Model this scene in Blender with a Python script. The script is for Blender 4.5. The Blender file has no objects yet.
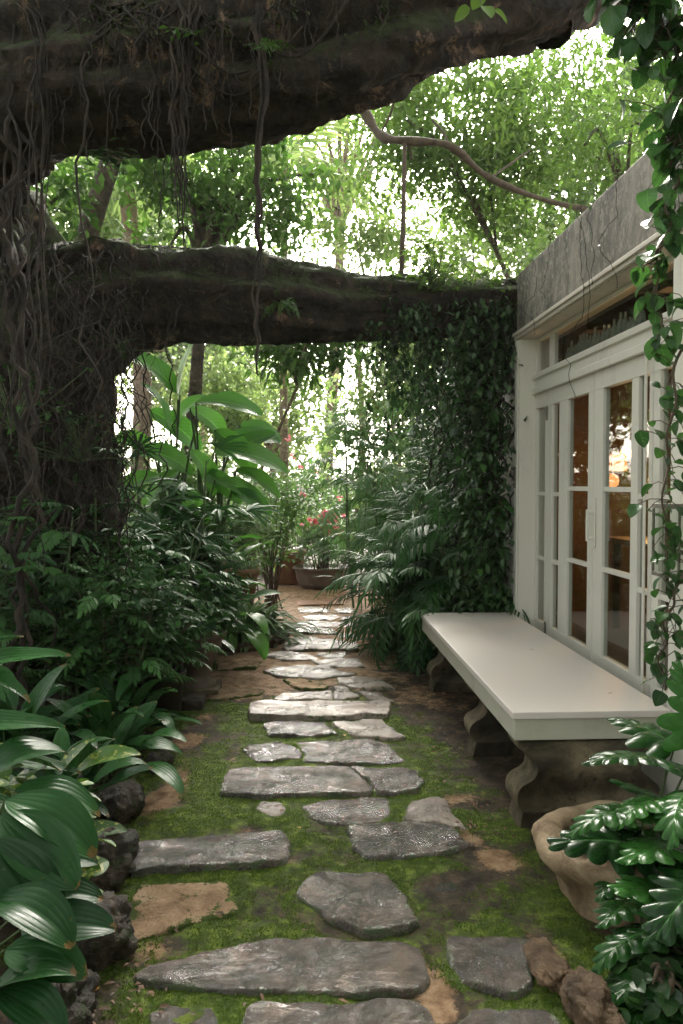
import bpy, math, random
import numpy as np
from mathutils import noise, Vector
R=math.radians
random.seed(7)
scene=bpy.context.scene
COL=scene.collection
# ------------------------------------------------------------------ camera maths
F=800.0; H=1.5; HAZE=.0009
pitch=math.atan(28/F); yaw=math.atan(40.5/F)
fw=np.array((math.sin(yaw)*math.cos(pitch),math.cos(yaw)*math.cos(pitch),-math.sin(pitch)))
rt=np.array((math.cos(yaw),-math.sin(yaw),0.0)); up=np.cross(rt,fw)
def ray(px,py): return fw+(px-341.5)/F*rt+(512-py)/F*up
def onZ(px,py,z=0.0):
    r=ray(px,py); t=(z-H)/r[2]; return np.array((r[0]*t,r[1]*t,z))
def onY(px,py,Y):
    r=ray(px,py); t=Y/r[1]; return np.array((r[0]*t,r[1]*t,H+r[2]*t))
cam=bpy.data.cameras.new('camera'); co=bpy.data.objects.new('camera',cam); COL.objects.link(co)
cam.sensor_width=36; cam.sensor_fit='AUTO'; cam.lens=F/1024*36; cam.clip_end=400; cam.clip_start=.05
co.location=(0,0,H); co.rotation_euler=(R(90)-pitch,0,-yaw)
scene.camera=co
scene.render.resolution_x=683; scene.render.resolution_y=1024
# ------------------------------------------------------------------ materials
def newmat(name):
    m=bpy.data.materials.new(name); m.use_nodes=True; nt=m.node_tree; nt.nodes.clear()
    return m,nt
def N(nt,t,**k):
    n=nt.nodes.new(t)
    for a,b in k.items():
        if a in n.inputs: n.inputs[a].default_value=b
        else: setattr(n,a,b)
    return n
def L(nt,a,b): nt.links.new(a,b)
def ramp(nt,fac,stops):
    r=nt.nodes.new('ShaderNodeValToRGB'); el=r.color_ramp.elements
    while len(el)<len(stops): el.new(.5)
    for e,(p,c) in zip(el,stops): e.position=p; e.color=(*c,1) if len(c)==3 else c
    L(nt,fac,r.inputs[0]); return r
def mixc(nt,f,a,b,mode='MIX'):
    m=nt.nodes.new('ShaderNodeMix'); m.data_type='RGBA'; m.blend_type=mode
    for s,i in ((f,0),(a,6),(b,7)):
        if hasattr(s,'is_linked') or hasattr(s,'links'): L(nt,s,m.inputs[i])
        else: m.inputs[i].default_value=s if i==0 else (*s,1)
    return m.outputs[2]
def mathn(nt,op,a,b=None,c=None):
    m=nt.nodes.new('ShaderNodeMath'); m.operation=op
    for i,s in enumerate((a,b,c)):
        if s is None: continue
        if hasattr(s,'links'): L(nt,s,m.inputs[i])
        else: m.inputs[i].default_value=s
    return m.outputs[0]
def tex(nt,scale,detail=6,rough=.6,coord='Object',vec=None,dist=0.0):
    tc=nt.nodes.new('ShaderNodeTexCoord'); n=N(nt,'ShaderNodeTexNoise'); n.inputs['Scale'].default_value=scale
    n.inputs['Detail'].default_value=detail; n.inputs['Roughness'].default_value=rough; n.inputs['Distortion'].default_value=dist
    src=tc.outputs[coord]
    if vec:
        mp=nt.nodes.new('ShaderNodeMapping'); mp.inputs['Scale'].default_value=vec; L(nt,src,mp.inputs[0]); src=mp.outputs[0]
    L(nt,src,n.inputs[0]); return n.outputs[0]
def finish(nt,bsdf):
    o=nt.nodes.new('ShaderNodeOutputMaterial'); L(nt,bsdf,o.inputs[0])
def bump(nt,h,strength,dist,prev=None):
    b=nt.nodes.new('ShaderNodeBump'); b.inputs['Strength'].default_value=strength; b.inputs['Distance'].default_value=dist
    L(nt,h,b.inputs['Height'])
    if prev is not None: L(nt,prev,b.inputs['Normal'])
    return b.outputs[0]
def leaf_mat(name,dark,light,rough=.4,trans=.3,veins=0.0,edge=None,vein_n=14,tlight=None,spec=.5,spot=None,longv=0,tip=0):
    m,nt=newmat(name)
    at=N(nt,'ShaderNodeAttribute',attribute_name='rnd')
    nz=tex(nt,2.2,3)
    f=mathn(nt,'ADD',mathn(nt,'MULTIPLY',at.outputs['Fac'],.75),mathn(nt,'MULTIPLY',nz,.35))
    col=ramp(nt,f,[(.12,dark),(.9,light)]).outputs[0]
    uv=nt.nodes.new('ShaderNodeUVMap'); sx=nt.nodes.new('ShaderNodeSeparateXYZ'); L(nt,uv.outputs[0],sx.inputs[0])
    u=mathn(nt,'ABSOLUTE',mathn(nt,'SUBTRACT',sx.outputs[0],.5))
    p=N(nt,'ShaderNodeBsdfPrincipled'); nrm=None
    if veins:
        mid=mathn(nt,'LESS_THAN',u,.022)
        ph=mathn(nt,'SUBTRACT',mathn(nt,'MULTIPLY',sx.outputs[1],vein_n*6.28),mathn(nt,'MULTIPLY',u,vein_n*3.2))
        w=mathn(nt,'SINE',ph)
        if longv: w=mathn(nt,'SINE',mathn(nt,'MULTIPLY',u,longv*6.283))
        v=mathn(nt,'POWER',mathn(nt,'MULTIPLY_ADD',w,.5,.5),2.0 if longv else 6.0)
        vm=mathn(nt,'MAXIMUM',mathn(nt,'MULTIPLY',v,.25),mid)
        col=mixc(nt,mathn(nt,'MULTIPLY',vm,veins),col,tuple(min(1,c*2.2+.02) for c in light))
        nrm=bump(nt,mathn(nt,'SUBTRACT',1.0,mathn(nt,'MAXIMUM',v,mid)) if longv else mathn(nt,'SUBTRACT',1.0,vm),.22 if longv else .6,.004)
    if edge:
        n2=tex(nt,60,3)
        e=mathn(nt,'GREATER_THAN',mathn(nt,'ADD',u,mathn(nt,'MULTIPLY',n2,.3)),.52)
        col=mixc(nt,e,col,edge)
    if tip:
        e=mathn(nt,'GREATER_THAN',mathn(nt,'ADD',sx.outputs[1],mathn(nt,'MULTIPLY',tex(nt,26,4,.7),.5)),1.21)
        col=mixc(nt,e,col,(.16,.10,.035))
        hl=ramp(nt,tex(nt,34,5,.7),[(.66,(0,0,0)),(.70,(.7,.7,.7))]).outputs[0]; col=mixc(nt,hl,col,(.10,.11,.03))
    if spot:
        n3=tex(nt,45,2,.5)
        e=ramp(nt,n3,[(.56,(0,0,0)),(.64,(1,1,1))]).outputs[0]
        col=mixc(nt,e,col,spot)
    L(nt,col,p.inputs['Base Color']); p.inputs['Specular IOR Level'].default_value=spec
    r2=mathn(nt,'MULTIPLY_ADD',tex(nt,30,3),.3,rough-.15); L(nt,r2,p.inputs['Roughness'])
    if nrm is not None: L(nt,nrm,p.inputs['Normal'])
    t=N(nt,'ShaderNodeBsdfTranslucent')
    tl=mixc(nt,1.0,col,tlight or (1.0,1.08,.55),'MULTIPLY')
    tl2=mixc(nt,.35,tl,light); L(nt,tl2,t.inputs[0])
    if nrm is not None: L(nt,nrm,t.inputs['Normal'])
    mx=nt.nodes.new('ShaderNodeMixShader'); mx.inputs[0].default_value=trans
    L(nt,p.outputs[0],mx.inputs[1]); L(nt,t.outputs[0],mx.inputs[2]); finish(nt,mx.outputs[0]); return m
def solid(name,stops,scale=6,rough=.7,bs=.4,bd=.01,bscale=None,vec=None,metal=0.0,spec=.5,rvar=.2,coord='Object',detail=8):
    m,nt=newmat(name); n=tex(nt,scale,detail,.65,coord,vec)
    p=N(nt,'ShaderNodeBsdfPrincipled'); L(nt,ramp(nt,n,stops).outputs[0],p.inputs['Base Color'])
    b=tex(nt,bscale or scale*4,8,.7,coord,vec)
    L(nt,bump(nt,b,bs,bd),p.inputs['Normal']); L(nt,mathn(nt,'MULTIPLY_ADD',b,rvar,rough-rvar/2),p.inputs['Roughness'])
    p.inputs['Metallic'].default_value=metal; p.inputs['Specular IOR Level'].default_value=spec
    finish(nt,p.outputs[0]); return m
def bark_mat(name,c0,c1,moss=None,mossamt=.5,lichen=None):
    m,nt=newmat(name)
    n=tex(nt,7,10,.7); base=ramp(nt,n,[(.38,c0),(.62,c1)]).outputs[0]
    if lichen:
        l=ramp(nt,tex(nt,3.2,9,.8,dist=.8),[(.56,(0,0,0)),(.62,(1,1,1))]).outputs[0]; base=mixc(nt,l,base,lichen)
    if moss:
        g=nt.nodes.new('ShaderNodeNewGeometry'); s=nt.nodes.new('ShaderNodeSeparateXYZ'); L(nt,g.outputs['Normal'],s.inputs[0])
        mm=mathn(nt,'ADD',mathn(nt,'MULTIPLY',s.outputs[2],.35),mathn(nt,'SUBTRACT',tex(nt,9,8,.75),1-mossamt))
        mf=ramp(nt,mm,[(.0,(0,0,0)),(.16,(1,1,1))]).outputs[0]
        base=mixc(nt,mf,base,moss)
    p=N(nt,'ShaderNodeBsdfPrincipled'); L(nt,base,p.inputs['Base Color']); p.inputs['Roughness'].default_value=.85
    v=nt.nodes.new('ShaderNodeTexVoronoi'); v.inputs['Scale'].default_value=16
    tc=nt.nodes.new('ShaderNodeTexCoord'); L(nt,tc.outputs['Object'],v.inputs['Vector'])
    b1=bump(nt,v.outputs[0],.9,.03); b2=bump(nt,tex(nt,28,8,.75),1.0,.03,b1); L(nt,b2,p.inputs['Normal'])
    finish(nt,p.outputs[0]); return m
M={}
M['moss_leaf']=leaf_mat('moss_leaf',(.05,.095,.01),(.17,.26,.035),.7,.25)
M['aspid']=leaf_mat('broad_leaf',(.008,.035,.010),(.035,.12,.028),.30,.15,.4,longv=9,spec=.22,tip=1)
M['pleat']=leaf_mat('pleated_leaf',(.007,.032,.009),(.025,.09,.022),.32,.14,.10,longv=8,spec=.2,tip=1)
M['croton']=leaf_mat('speckled_leaf',(.03,.09,.015),(.09,.2,.03),.35,.25,.3,spot=(.42,.45,.10))
M['shrub']=leaf_mat('shrub_leaf',(.013,.055,.012),(.06,.17,.035),.5,.22,spec=.35)
M['rhapis']=leaf_mat('fan_palm_leaf',(.013,.058,.015),(.055,.17,.045),.5,.18,spec=.35)
M['aloc']=leaf_mat('big_leaf',(.03,.13,.02),(.12,.32,.05),.33,.5,.4,vein_n=12)
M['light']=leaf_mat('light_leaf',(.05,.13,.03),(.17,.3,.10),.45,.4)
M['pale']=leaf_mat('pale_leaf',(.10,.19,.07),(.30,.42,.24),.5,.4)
M['spider']=leaf_mat('strap_leaf',(.05,.12,.05),(.20,.32,.13),.4,.25)
M['dark']=leaf_mat('ivy_leaf',(.006,.028,.008),(.06,.14,.04),.36,.18)
M['bamboo']=leaf_mat('palm_leaf',(.013,.058,.014),(.055,.165,.035),.5,.22,spec=.35)
M['glauc']=leaf_mat('grey_green_leaf',(.05,.14,.05),(.17,.32,.13),.45,.35)
M['philo']=leaf_mat('lobed_leaf',(.006,.03,.007),(.035,.13,.02),.27,.14,.45,vein_n=5,spec=.28)
M['vine']=leaf_mat('vine_leaf',(.008,.035,.010),(.055,.15,.035),.35,.3,.35,vein_n=5)
M['canopy']=leaf_mat('canopy_leaf',(.025,.08,.014),(.11,.22,.045),.45,.4)
M['canopy2']=leaf_mat('canopy_leaf_bright',(.04,.10,.02),(.16,.27,.06),.45,.42)
M['far']=leaf_mat('far_leaf',(.10,.19,.06),(.34,.44,.18),.5,.45)  # greens paled to imitate bright haze over distant plants
M['flower']=leaf_mat('pink_petal',(.7,.12,.22),(.9,.35,.42),.5,.3,tlight=(1,.6,.6))
M['fallen']=leaf_mat('fallen_leaf',(.35,.13,.02),(.6,.3,.04),.6,.2,tlight=(1,.8,.4))
M['litter']=leaf_mat('litter_leaf',(.05,.025,.012),(.2,.10,.05),.7,.0)
M['barkmoss']=leaf_mat('bark_moss',(.012,.022,.006),(.055,.09,.02),.7,.15)
M['stem']=solid('green_stem',[(.3,(.04,.08,.02)),(.7,(.10,.14,.05))],20,.6)
M['woody']=solid('woody_stem',[(.3,(.05,.035,.022)),(.7,(.14,.10,.065))],20,.8)
M['root']=solid('aerial_root',[(.36,(.008,.006,.004)),(.64,(.050,.034,.024))],9,.85,.6,.01,40)
M['bark']=bark_mat('banyan_bark',(.010,.007,.005),(.055,.035,.022),(.035,.05,.010),.47,(.26,.165,.105))
M['trunkpale']=bark_mat('pale_bark',(.14,.10,.07),(.34,.25,.18))
M['trunk']=bark_mat('brown_bark',(.04,.03,.02),(.12,.09,.06),(.05,.08,.02),.45)
M['stone']=None
def stone_mat(name,c0,c1,c2,rough=.34,wet=.25,mosscol=(.06,.09,.02),mossamt=.35,bs=.5,spec=.5,coat=0.0):
    m,nt=newmat(name)
    at=N(nt,'ShaderNodeObjectInfo')
    n=tex(nt,5,10,.65,dist=.4); base=ramp(nt,n,[(.36,c0),(.5,c1),(.64,c2)]).outputs[0]
    br=mathn(nt,'MULTIPLY_ADD',at.outputs['Random'],.5,.75)
    mul=nt.nodes.new('ShaderNodeMix'); mul.data_type='RGBA'; mul.blend_type='MULTIPLY'; mul.inputs[0].default_value=1
    L(nt,base,mul.inputs[6]); cmb=nt.nodes.new('ShaderNodeCombineColor')
    for i in range(3): L(nt,br,cmb.inputs[i])
    L(nt,cmb.outputs[0],mul.inputs[7]); base=mul.outputs[2]
    fine=tex(nt,60,4,.7); base=mixc(nt,mathn(nt,'MULTIPLY',ramp(nt,fine,[(.55,(0,0,0)),(.75,(1,1,1))]).outputs[0],.5),base,tuple(c*.4 for c in c0))
    g=N(nt,'ShaderNodeAttribute',attribute_name='edge')
    mf=ramp(nt,mathn(nt,'ADD',mathn(nt,'MULTIPLY',g.outputs['Fac'],.2),tex(nt,14,7,.75)),[(1-mossamt,(0,0,0)),(1.06-mossamt,(1,1,1))]).outputs[0]
    base=mixc(nt,mf,base,mosscol)
    p=N(nt,'ShaderNodeBsdfPrincipled'); L(nt,base,p.inputs['Base Color']); p.inputs['Specular IOR Level'].default_value=spec
    rr=mathn(nt,'ADD',mathn(nt,'MULTIPLY_ADD',tex(nt,6,6,.7),wet*2,rough-wet),mathn(nt,'MULTIPLY',mf,.3)); L(nt,rr,p.inputs['Roughness'])
    v=nt.nodes.new('ShaderNodeTexVoronoi'); v.inputs['Scale'].default_value=7; v.feature='SMOOTH_F1'
    tc=nt.nodes.new('ShaderNodeTexCoord'); L(nt,tc.outputs['Object'],v.inputs['Vector'])
    b=bump(nt,tex(nt,7,10,.70,dist=.5),bs,.07); b=bump(nt,v.outputs[0],.4,.03,b); b=bump(nt,tex(nt,70,6,.7),.25,.004,b)
    L(nt,b,p.inputs['Normal']); p.inputs['Coat Weight'].default_value=coat; p.inputs['Coat Roughness'].default_value=.07; L(nt,b,p.inputs['Coat Normal']); finish(nt,p.outputs[0]); return m
M['slate']=stone_mat('wet_slate',(.025,.018,.013),(.08,.058,.043),(.20,.145,.108),.17,.13,mossamt=.31,bs=1.0,spec=1.0,coat=1.0)
M['slatepale']=stone_mat('pale_flagstone',(.13,.10,.08),(.24,.185,.15),(.38,.29,.235),.30,.22,mossamt=.29,bs=.8,spec=.7,coat=.6)
M['sand']=stone_mat('sandstone',(.22,.135,.075),(.38,.25,.15),(.52,.37,.24),.8,.1,mossamt=.40,bs=.8,spec=.2)
M['rock']=stone_mat('dark_rock',(.02,.016,.011),(.05,.038,.026),(.12,.088,.06),.6,.15,(.03,.05,.012),.44,1.0)
M['rockbrown']=stone_mat('brown_rock',(.05,.03,.016),(.12,.075,.04),(.27,.18,.11),.7,.1,(.05,.07,.02),.34,.9,.3)
M['cast']=stone_mat('weathered_cast_stone',(.06,.05,.032),(.13,.105,.065),(.24,.19,.12),.75,.1,(.05,.055,.025),.42,.6,.3)
M['planter']=stone_mat('carved_sandstone',(.18,.115,.065),(.42,.30,.185),(.60,.45,.30),.65,.1,(.08,.07,.04),.30,.5,.3)
M['terracotta']=solid('terracotta',[(.3,(.20,.09,.045)),(.7,(.42,.21,.11))],7,.75,.3,.006)
M['potdark']=solid('dark_glazed_clay',[(.3,(.02,.017,.014)),(.7,(.06,.045,.035))],7,.45,.3,.006)
M['potbrown']=solid('brown_clay',[(.3,(.07,.05,.035)),(.7,(.17,.12,.085))],7,.6,.3,.006)
M['soil']=solid('potting_soil',[(.3,(.02,.014,.01)),(.7,(.06,.04,.025))],30,.95,.9,.02)
def paint_mat(name,c,dirt,amt=.42,rough=.5,streak=(1,1,1)):
    m,nt=newmat(name)
    n=tex(nt,3.5,10,.75,vec=streak); f=ramp(nt,n,[(1-amt-.02,(0,0,0)),(1-amt+.22,(.7,.7,.7))]).outputs[0]
    base=mixc(nt,f,c,dirt)
    n2=tex(nt,38,5,.7); f2=ramp(nt,n2,[(.70,(0,0,0)),(.73,(1,1,1))]).outputs[0]; base=mixc(nt,f2,base,tuple(x*.7 for x in dirt))
    p=N(nt,'ShaderNodeBsdfPrincipled'); L(nt,base,p.inputs['Base Color']); p.inputs['Roughness'].default_value=rough
    L(nt,bump(nt,tex(nt,25,8,.7),.18,.004),p.inputs['Normal']); finish(nt,p.outputs[0]); return m
M['benchwhite']=paint_mat('bench_paint',(.74,.67,.625),(.47,.42,.37),.38,.45)
M['benchedge']=paint_mat('bench_edge_paint',(.50,.48,.40),(.26,.25,.17),.46,.6)
M['white']=paint_mat('frame_paint',(.75,.725,.655),(.40,.38,.30),.44,.5,(1,1,.35))
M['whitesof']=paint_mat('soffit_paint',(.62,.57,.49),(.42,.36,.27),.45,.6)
def concrete():
    m,nt=newmat('stained_concrete')
    n=tex(nt,2.5,10,.7,vec=(1,1,.4)); base=ramp(nt,n,[(.38,(.06,.058,.045)),(.5,(.16,.148,.12)),(.60,(.30,.275,.225))]).outputs[0]
    s=tex(nt,3.2,8,.72,vec=(1,1,.35),dist=.8); f=ramp(nt,s,[(.44,(0,0,0)),(.66,(.75,.75,.75))]).outputs[0]
    base=mixc(nt,f,base,(.055,.055,.042))
    f3=ramp(nt,tex(nt,20,8,.8),[(.50,(0,0,0)),(.60,(.8,.8,.8))]).outputs[0]; base=mixc(nt,f3,base,(.34,.325,.27))
    p=N(nt,'ShaderNodeBsdfPrincipled'); L(nt,base,p.inputs['Base Color']); p.inputs['Roughness'].default_value=.9
    L(nt,bump(nt,tex(nt,26,10,.75),.6,.015),p.inputs['Normal']); finish(nt,p.outputs[0]); return m
M['concrete']=concrete()
M['wood']=solid('dark_wood',[(.3,(.06,.03,.015)),(.7,(.16,.085,.04))],4,.5,.2,.004,vec=(1,8,1))
M['innerwall']=solid('ochre_plaster',[(.3,(.10,.055,.022)),(.7,(.17,.095,.04))],3,.8,.2,.004)
M['cloth']=solid('pale_cloth',[(.3,(.35,.33,.3)),(.7,(.5,.48,.44))],5,.8)
M['metal']=solid('aged_metal',[(.3,(.16,.15,.13)),(.7,(.4,.38,.33))],20,.45,.2,.002,metal=.8)
M['farwall']=solid('far_white_plaster',[(.3,(.7,.69,.66)),(.7,(.82,.81,.78))],1.5,.8)
def glass(name,tint=(1,1,1)):
    m,nt=newmat(name); t=N(nt,'ShaderNodeBsdfTransparent'); t.inputs[0].default_value=(*tint,1)
    g=N(nt,'ShaderNodeBsdfGlossy'); g.inputs['Roughness'].default_value=.015
    lw=N(nt,'ShaderNodeLayerWeight'); lw.inputs['Blend'].default_value=.5
    fr=mathn(nt,'MULTIPLY_ADD',mathn(nt,'POWER',lw.outputs['Facing'],4.0),.75,.05)
    L(nt,bump(nt,tex(nt,3,2,.5),.10,.02),g.inputs['Normal'])
    mx=nt.nodes.new('ShaderNodeMixShader'); L(nt,fr,mx.inputs[0]); L(nt,t.outputs[0],mx.inputs[1]); L(nt,g.outputs[0],mx.inputs[2])
    finish(nt,mx.outputs[0]); return m
M['glass']=glass('window_glass',(.85,.88,.85))
def glass2():
    m,nt=newmat('bottle_glass'); p=N(nt,'ShaderNodeBsdfPrincipled'); p.inputs['Base Color'].default_value=(.8,.86,.82,1)
    p.inputs['Roughness'].default_value=.08; p.inputs['Transmission Weight'].default_value=.6; p.inputs['IOR'].default_value=1.45
    finish(nt,p.outputs[0]); return m
M['bottle']=glass2()
def emit(name,c,s):
    m,nt=newmat(name); e=N(nt,'ShaderNodeEmission'); e.inputs[0].default_value=(*c,1); e.inputs[1].default_value=s; finish(nt,e.outputs[0]); return m
M['lampA']=emit('lit_lamp_bright',(1,.50,.20),1.0); M['lampB']=emit('lit_lamp',(1,.36,.12),.42)
def ground_mat():
    m,nt=newmat('mossy_earth')
    a=N(nt,'ShaderNodeAttribute',attribute_name='moss'); b=N(nt,'ShaderNodeAttribute',attribute_name='tan')
    soil=ramp(nt,tex(nt,9,10,.75),[(.36,(.018,.013,.008)),(.5,(.055,.04,.024)),(.66,(.15,.105,.065))]).outputs[0]
    tan=ramp(nt,tex(nt,12,10,.75),[(.36,(.15,.085,.04)),(.5,(.33,.20,.11)),(.64,(.52,.36,.22))]).outputs[0]
    moss=ramp(nt,tex(nt,16,8,.7),[(.3,(.022,.036,.006)),(.50,(.08,.125,.014)),(.62,(.19,.26,.03))]).outputs[0]
    n=tex(nt,22,8,.8)
    tf=ramp(nt,mathn(nt,'ADD',b.outputs['Fac'],mathn(nt,'MULTIPLY',mathn(nt,'SUBTRACT',n,.5),1.3)),[(.42,(0,0,0)),(.56,(1,1,1))]).outputs[0]
    mf=ramp(nt,mathn(nt,'ADD',a.outputs['Fac'],mathn(nt,'MULTIPLY',mathn(nt,'SUBTRACT',tex(nt,30,8,.8),.5),1.2)),[(.4,(0,0,0)),(.6,(1,1,1))]).outputs[0]
    base=mixc(nt,mf,mixc(nt,tf,soil,tan),moss)
    p=N(nt,'ShaderNodeBsdfPrincipled'); L(nt,base,p.inputs['Base Color'])
    L(nt,mathn(nt,'MULTIPLY_ADD',n,.5,.55),p.inputs['Roughness']); p.inputs['Specular IOR Level'].default_value=.25
    bb=bump(nt,tex(nt,45,10,.8),.8,.02); bb=bump(nt,tex(nt,160,5,.8),.6,.006,bb); L(nt,bb,p.inputs['Normal']); finish(nt,p.outputs[0]); return m
M['ground']=ground_mat()
# ------------------------------------------------------------------ object helpers
def tag(o,label=None,cat=None,group=None,kind=None):
    if label: o['label']=label
    if cat: o['category']=cat
    if group: o['group']=group
    if kind: o['kind']=kind
    return o
def thing(name,label,cat,loc=(0,0,0),group=None):
    o=bpy.data.objects.new(name,None); COL.objects.link(o); o.location=tuple(float(c) for c in loc); o.empty_display_size=.1
    return tag(o,label,cat,group)
def wpos(o):
    p=Vector((0,0,0))
    while o is not None: p+=o.location; o=o.parent
    return np.array(p)
def mesh_np(name,V,Q,mat,parent=None,origin=None,smooth=True,uv=None,attrs=None,T=None):
    """V (n,3) world coordinates, Q (m,4) quads"""
    V=np.asarray(V,dtype=np.float32); Q=np.asarray(Q,dtype=np.int32)
    org=wpos(parent) if parent is not None else (np.array(origin,dtype=float) if origin is not None else np.zeros(3))
    Vl=(V-org).astype(np.float32)
    me=bpy.data.meshes.new(name); me.vertices.add(len(Vl)); me.vertices.foreach_set('co',Vl.ravel())
    faces=[Q.ravel()]; starts=np.arange(len(Q))*4; tot=np.full(len(Q),4)
    if T is not None and len(T):
        T=np.asarray(T,dtype=np.int32); faces.append(T.ravel()); starts=np.concatenate([starts,len(Q)*4+np.arange(len(T))*3]); tot=np.concatenate([tot,np.full(len(T),3)])
    idx=np.concatenate(faces).astype(np.int32)
    me.loops.add(len(idx)); me.loops.foreach_set('vertex_index',idx)
    me.polygons.add(len(starts)); me.polygons.foreach_set('loop_start',starts.astype(np.int32)); me.polygons.foreach_set('loop_total',tot.astype(np.int32))
    me.update(calc_edges=True)
    if smooth: me.polygons.foreach_set('use_smooth',np.ones(len(starts),dtype=bool))
    if uv is not None:
        l=me.uv_layers.new(name='UVMap'); l.data.foreach_set('uv',np.asarray(uv,dtype=np.float32)[idx].ravel())
    for k,v in (attrs or {}).items():
        a=me.attributes.new(k,'FLOAT','POINT'); a.data.foreach_set('value',np.asarray(v,dtype=np.float32))
    me.materials.append(mat)
    o=bpy.data.objects.new(name,me); COL.objects.link(o)
    if parent is not None: o.parent=parent
    elif origin is not None: o.location=tuple(float(c) for c in origin)
    return o
class Tmpl:
    def __init__(s,V,Q,UV): s.V=np.array(V,float); s.Q=np.array(Q,int); s.UV=np.array(UV,float)
def tmerge(items):
    V=[];Q=[];U=[];n=0
    for t,Mx,loc in items:
        V.append(t.V@np.asarray(Mx).T+np.asarray(loc)); Q.append(t.Q+n); U.append(t.UV); n+=len(t.V)
    return Tmpl(np.concatenate(V),np.concatenate(Q),np.concatenate(U))
def rot(yaw,pit,rol):
    cy,sy=np.cos(yaw),np.sin(yaw); cp,sp=np.cos(pit),np.sin(pit); cr,sr=np.cos(rol),np.sin(rol)
    z=np.zeros_like(cy*cp*cr); o=z+1
    A=np.stack([np.stack([cy+z,-sy+z,z],-1),np.stack([sy+z,cy+z,z],-1),np.stack([z,z,o],-1)],-2)
    B=np.stack([np.stack([o,z,z],-1),np.stack([z,cp+z,-sp+z],-1),np.stack([z,sp+z,cp+z],-1)],-2)
    Cc=np.stack([np.stack([cr+z,z,sr+z],-1),np.stack([z,o,z],-1),np.stack([-sr+z,z,cr+z],-1)],-2)
    return A@B@Cc
def blade(n=8,w=.2,a=.6,b=.8,curl=.8,fold=.25,across=2,pleat=0,wave=0,twist=0,seed=0):
    rs=np.random.RandomState(seed); t=np.linspace(0,1,n+1)
    pr=(t+1e-3)**a*(1-t+.012)**b; pr/=pr.max()
    ang=-curl*t**1.3; dy=np.cos(ang)/n; dz=np.sin(ang)/n
    y=np.concatenate([[0],np.cumsum(dy[:-1])]); z=np.concatenate([[0],np.cumsum(dz[:-1])])
    V=[];UV=[];ph=rs.rand()*6
    for i in range(n+1):
        for j in range(across+1):
            u=j/across*2-1; x=u*w*.5*pr[i]
            lift=fold*abs(x)+ (pleat*math.cos(j*math.pi)*pr[i] if pleat else 0)+wave*abs(u)*math.sin(t[i]*11+ph+ (1.5 if u>0 else 0))
            th=twist*t[i]; nx=x*math.cos(th)-lift*math.sin(th); lz=x*math.sin(th)+lift*math.cos(th)
            V.append((nx,y[i]-lz*math.sin(ang[i]),z[i]+lz*math.cos(ang[i]))); UV.append((j/across,t[i]))
    k=across+1; Q=[(i*k+j,i*k+j+1,(i+1)*k+j+1,(i+1)*k+j) for i in range(n) for j in range(across)]
    return Tmpl(V,Q,UV)
def smallleaf(w=.5,bend=.12,fold=.12):
    V=[(0,0,0),(-w*.5,.42,fold*w),(-w*.3,.78,fold*w*.6-bend*.5),(0,1,-bend),(w*.3,.78,fold*w*.6-bend*.5),(w*.5,.42,fold*w),(0,.5,0)]
    return Tmpl(V,[(0,6,2,1),(6,3,2,2),(0,5,4,6),(6,4,4,3)][:1]+[(0,5,4,6),(6,4,3,2)],[(.5,0),(0,.42),(.2,.78),(.5,1),(.8,.78),(1,.42),(.5,.5)])
def fan(nb=9,spread=2.6,w=.13,curl=.5,seed=0,droop=.3):
    rs=np.random.RandomState(seed); it=[]
    for k in range(nb):
        a=(k/(nb-1)-.5)*spread; Lk=1-.28*abs(a)/(spread/2)+rs.uniform(-.06,.06)
        bl=blade(5,w,.55,.35,curl*rs.uniform(.5,1.5),.5,2,seed=seed*31+k)
        it.append((bl,rot(np.array(-a),np.array(-.05-droop*abs(a)/spread+rs.uniform(-.08,.08)),np.array(rs.uniform(-.2,.2)))*Lk,(0,0,0)))
    return tmerge(it)
def pinnate(npair=9,ll=.32,lw=.2,curl=.9,ang=1.0,start=.15,droop=.2,taper=.5,seed=0,nseg=4,rach=.012):
    rs=np.random.RandomState(seed); it=[]; n=24; t=np.linspace(0,1,n+1); a=-curl*t**1.3
    y=np.concatenate([[0],np.cumsum(np.cos(a[:-1])/n)]); z=np.concatenate([[0],np.cumsum(np.sin(a[:-1])/n)])
    rb=blade(8,rach,.1,.2,curl,.0,2); it.append((rb,np.eye(3),(0,0,0)))
    for k in range(npair):
        tt=start+(1-start)*(k+.5)/npair; i=int(tt*n)
        for s in (-1,1):
            l=ll*(1-taper*abs(tt-.45)*1.4)*rs.uniform(.9,1.1)
            bl=blade(nseg,lw,.5,.6,rs.uniform(.2,.7),.3,2,seed=k)
            Mx=rot(np.array(0.),np.array(a[i]),np.array(0.))@rot(np.array(-s*(ang-(.45*tt))+rs.uniform(-.1,.1)),np.array(-droop+rs.uniform(-.12,.12)),np.array(rs.uniform(-.2,.2)))*l
            it.append((bl,Mx,(0,y[i],z[i])))
    bl=blade(nseg,lw,.5,.6,.3,.3,2); it.append((bl,rot(np.array(0.),np.array(a[-1]),np.array(0.))*ll*.9,(0,y[-1],z[-1])))
    return tmerge(it)
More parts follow.
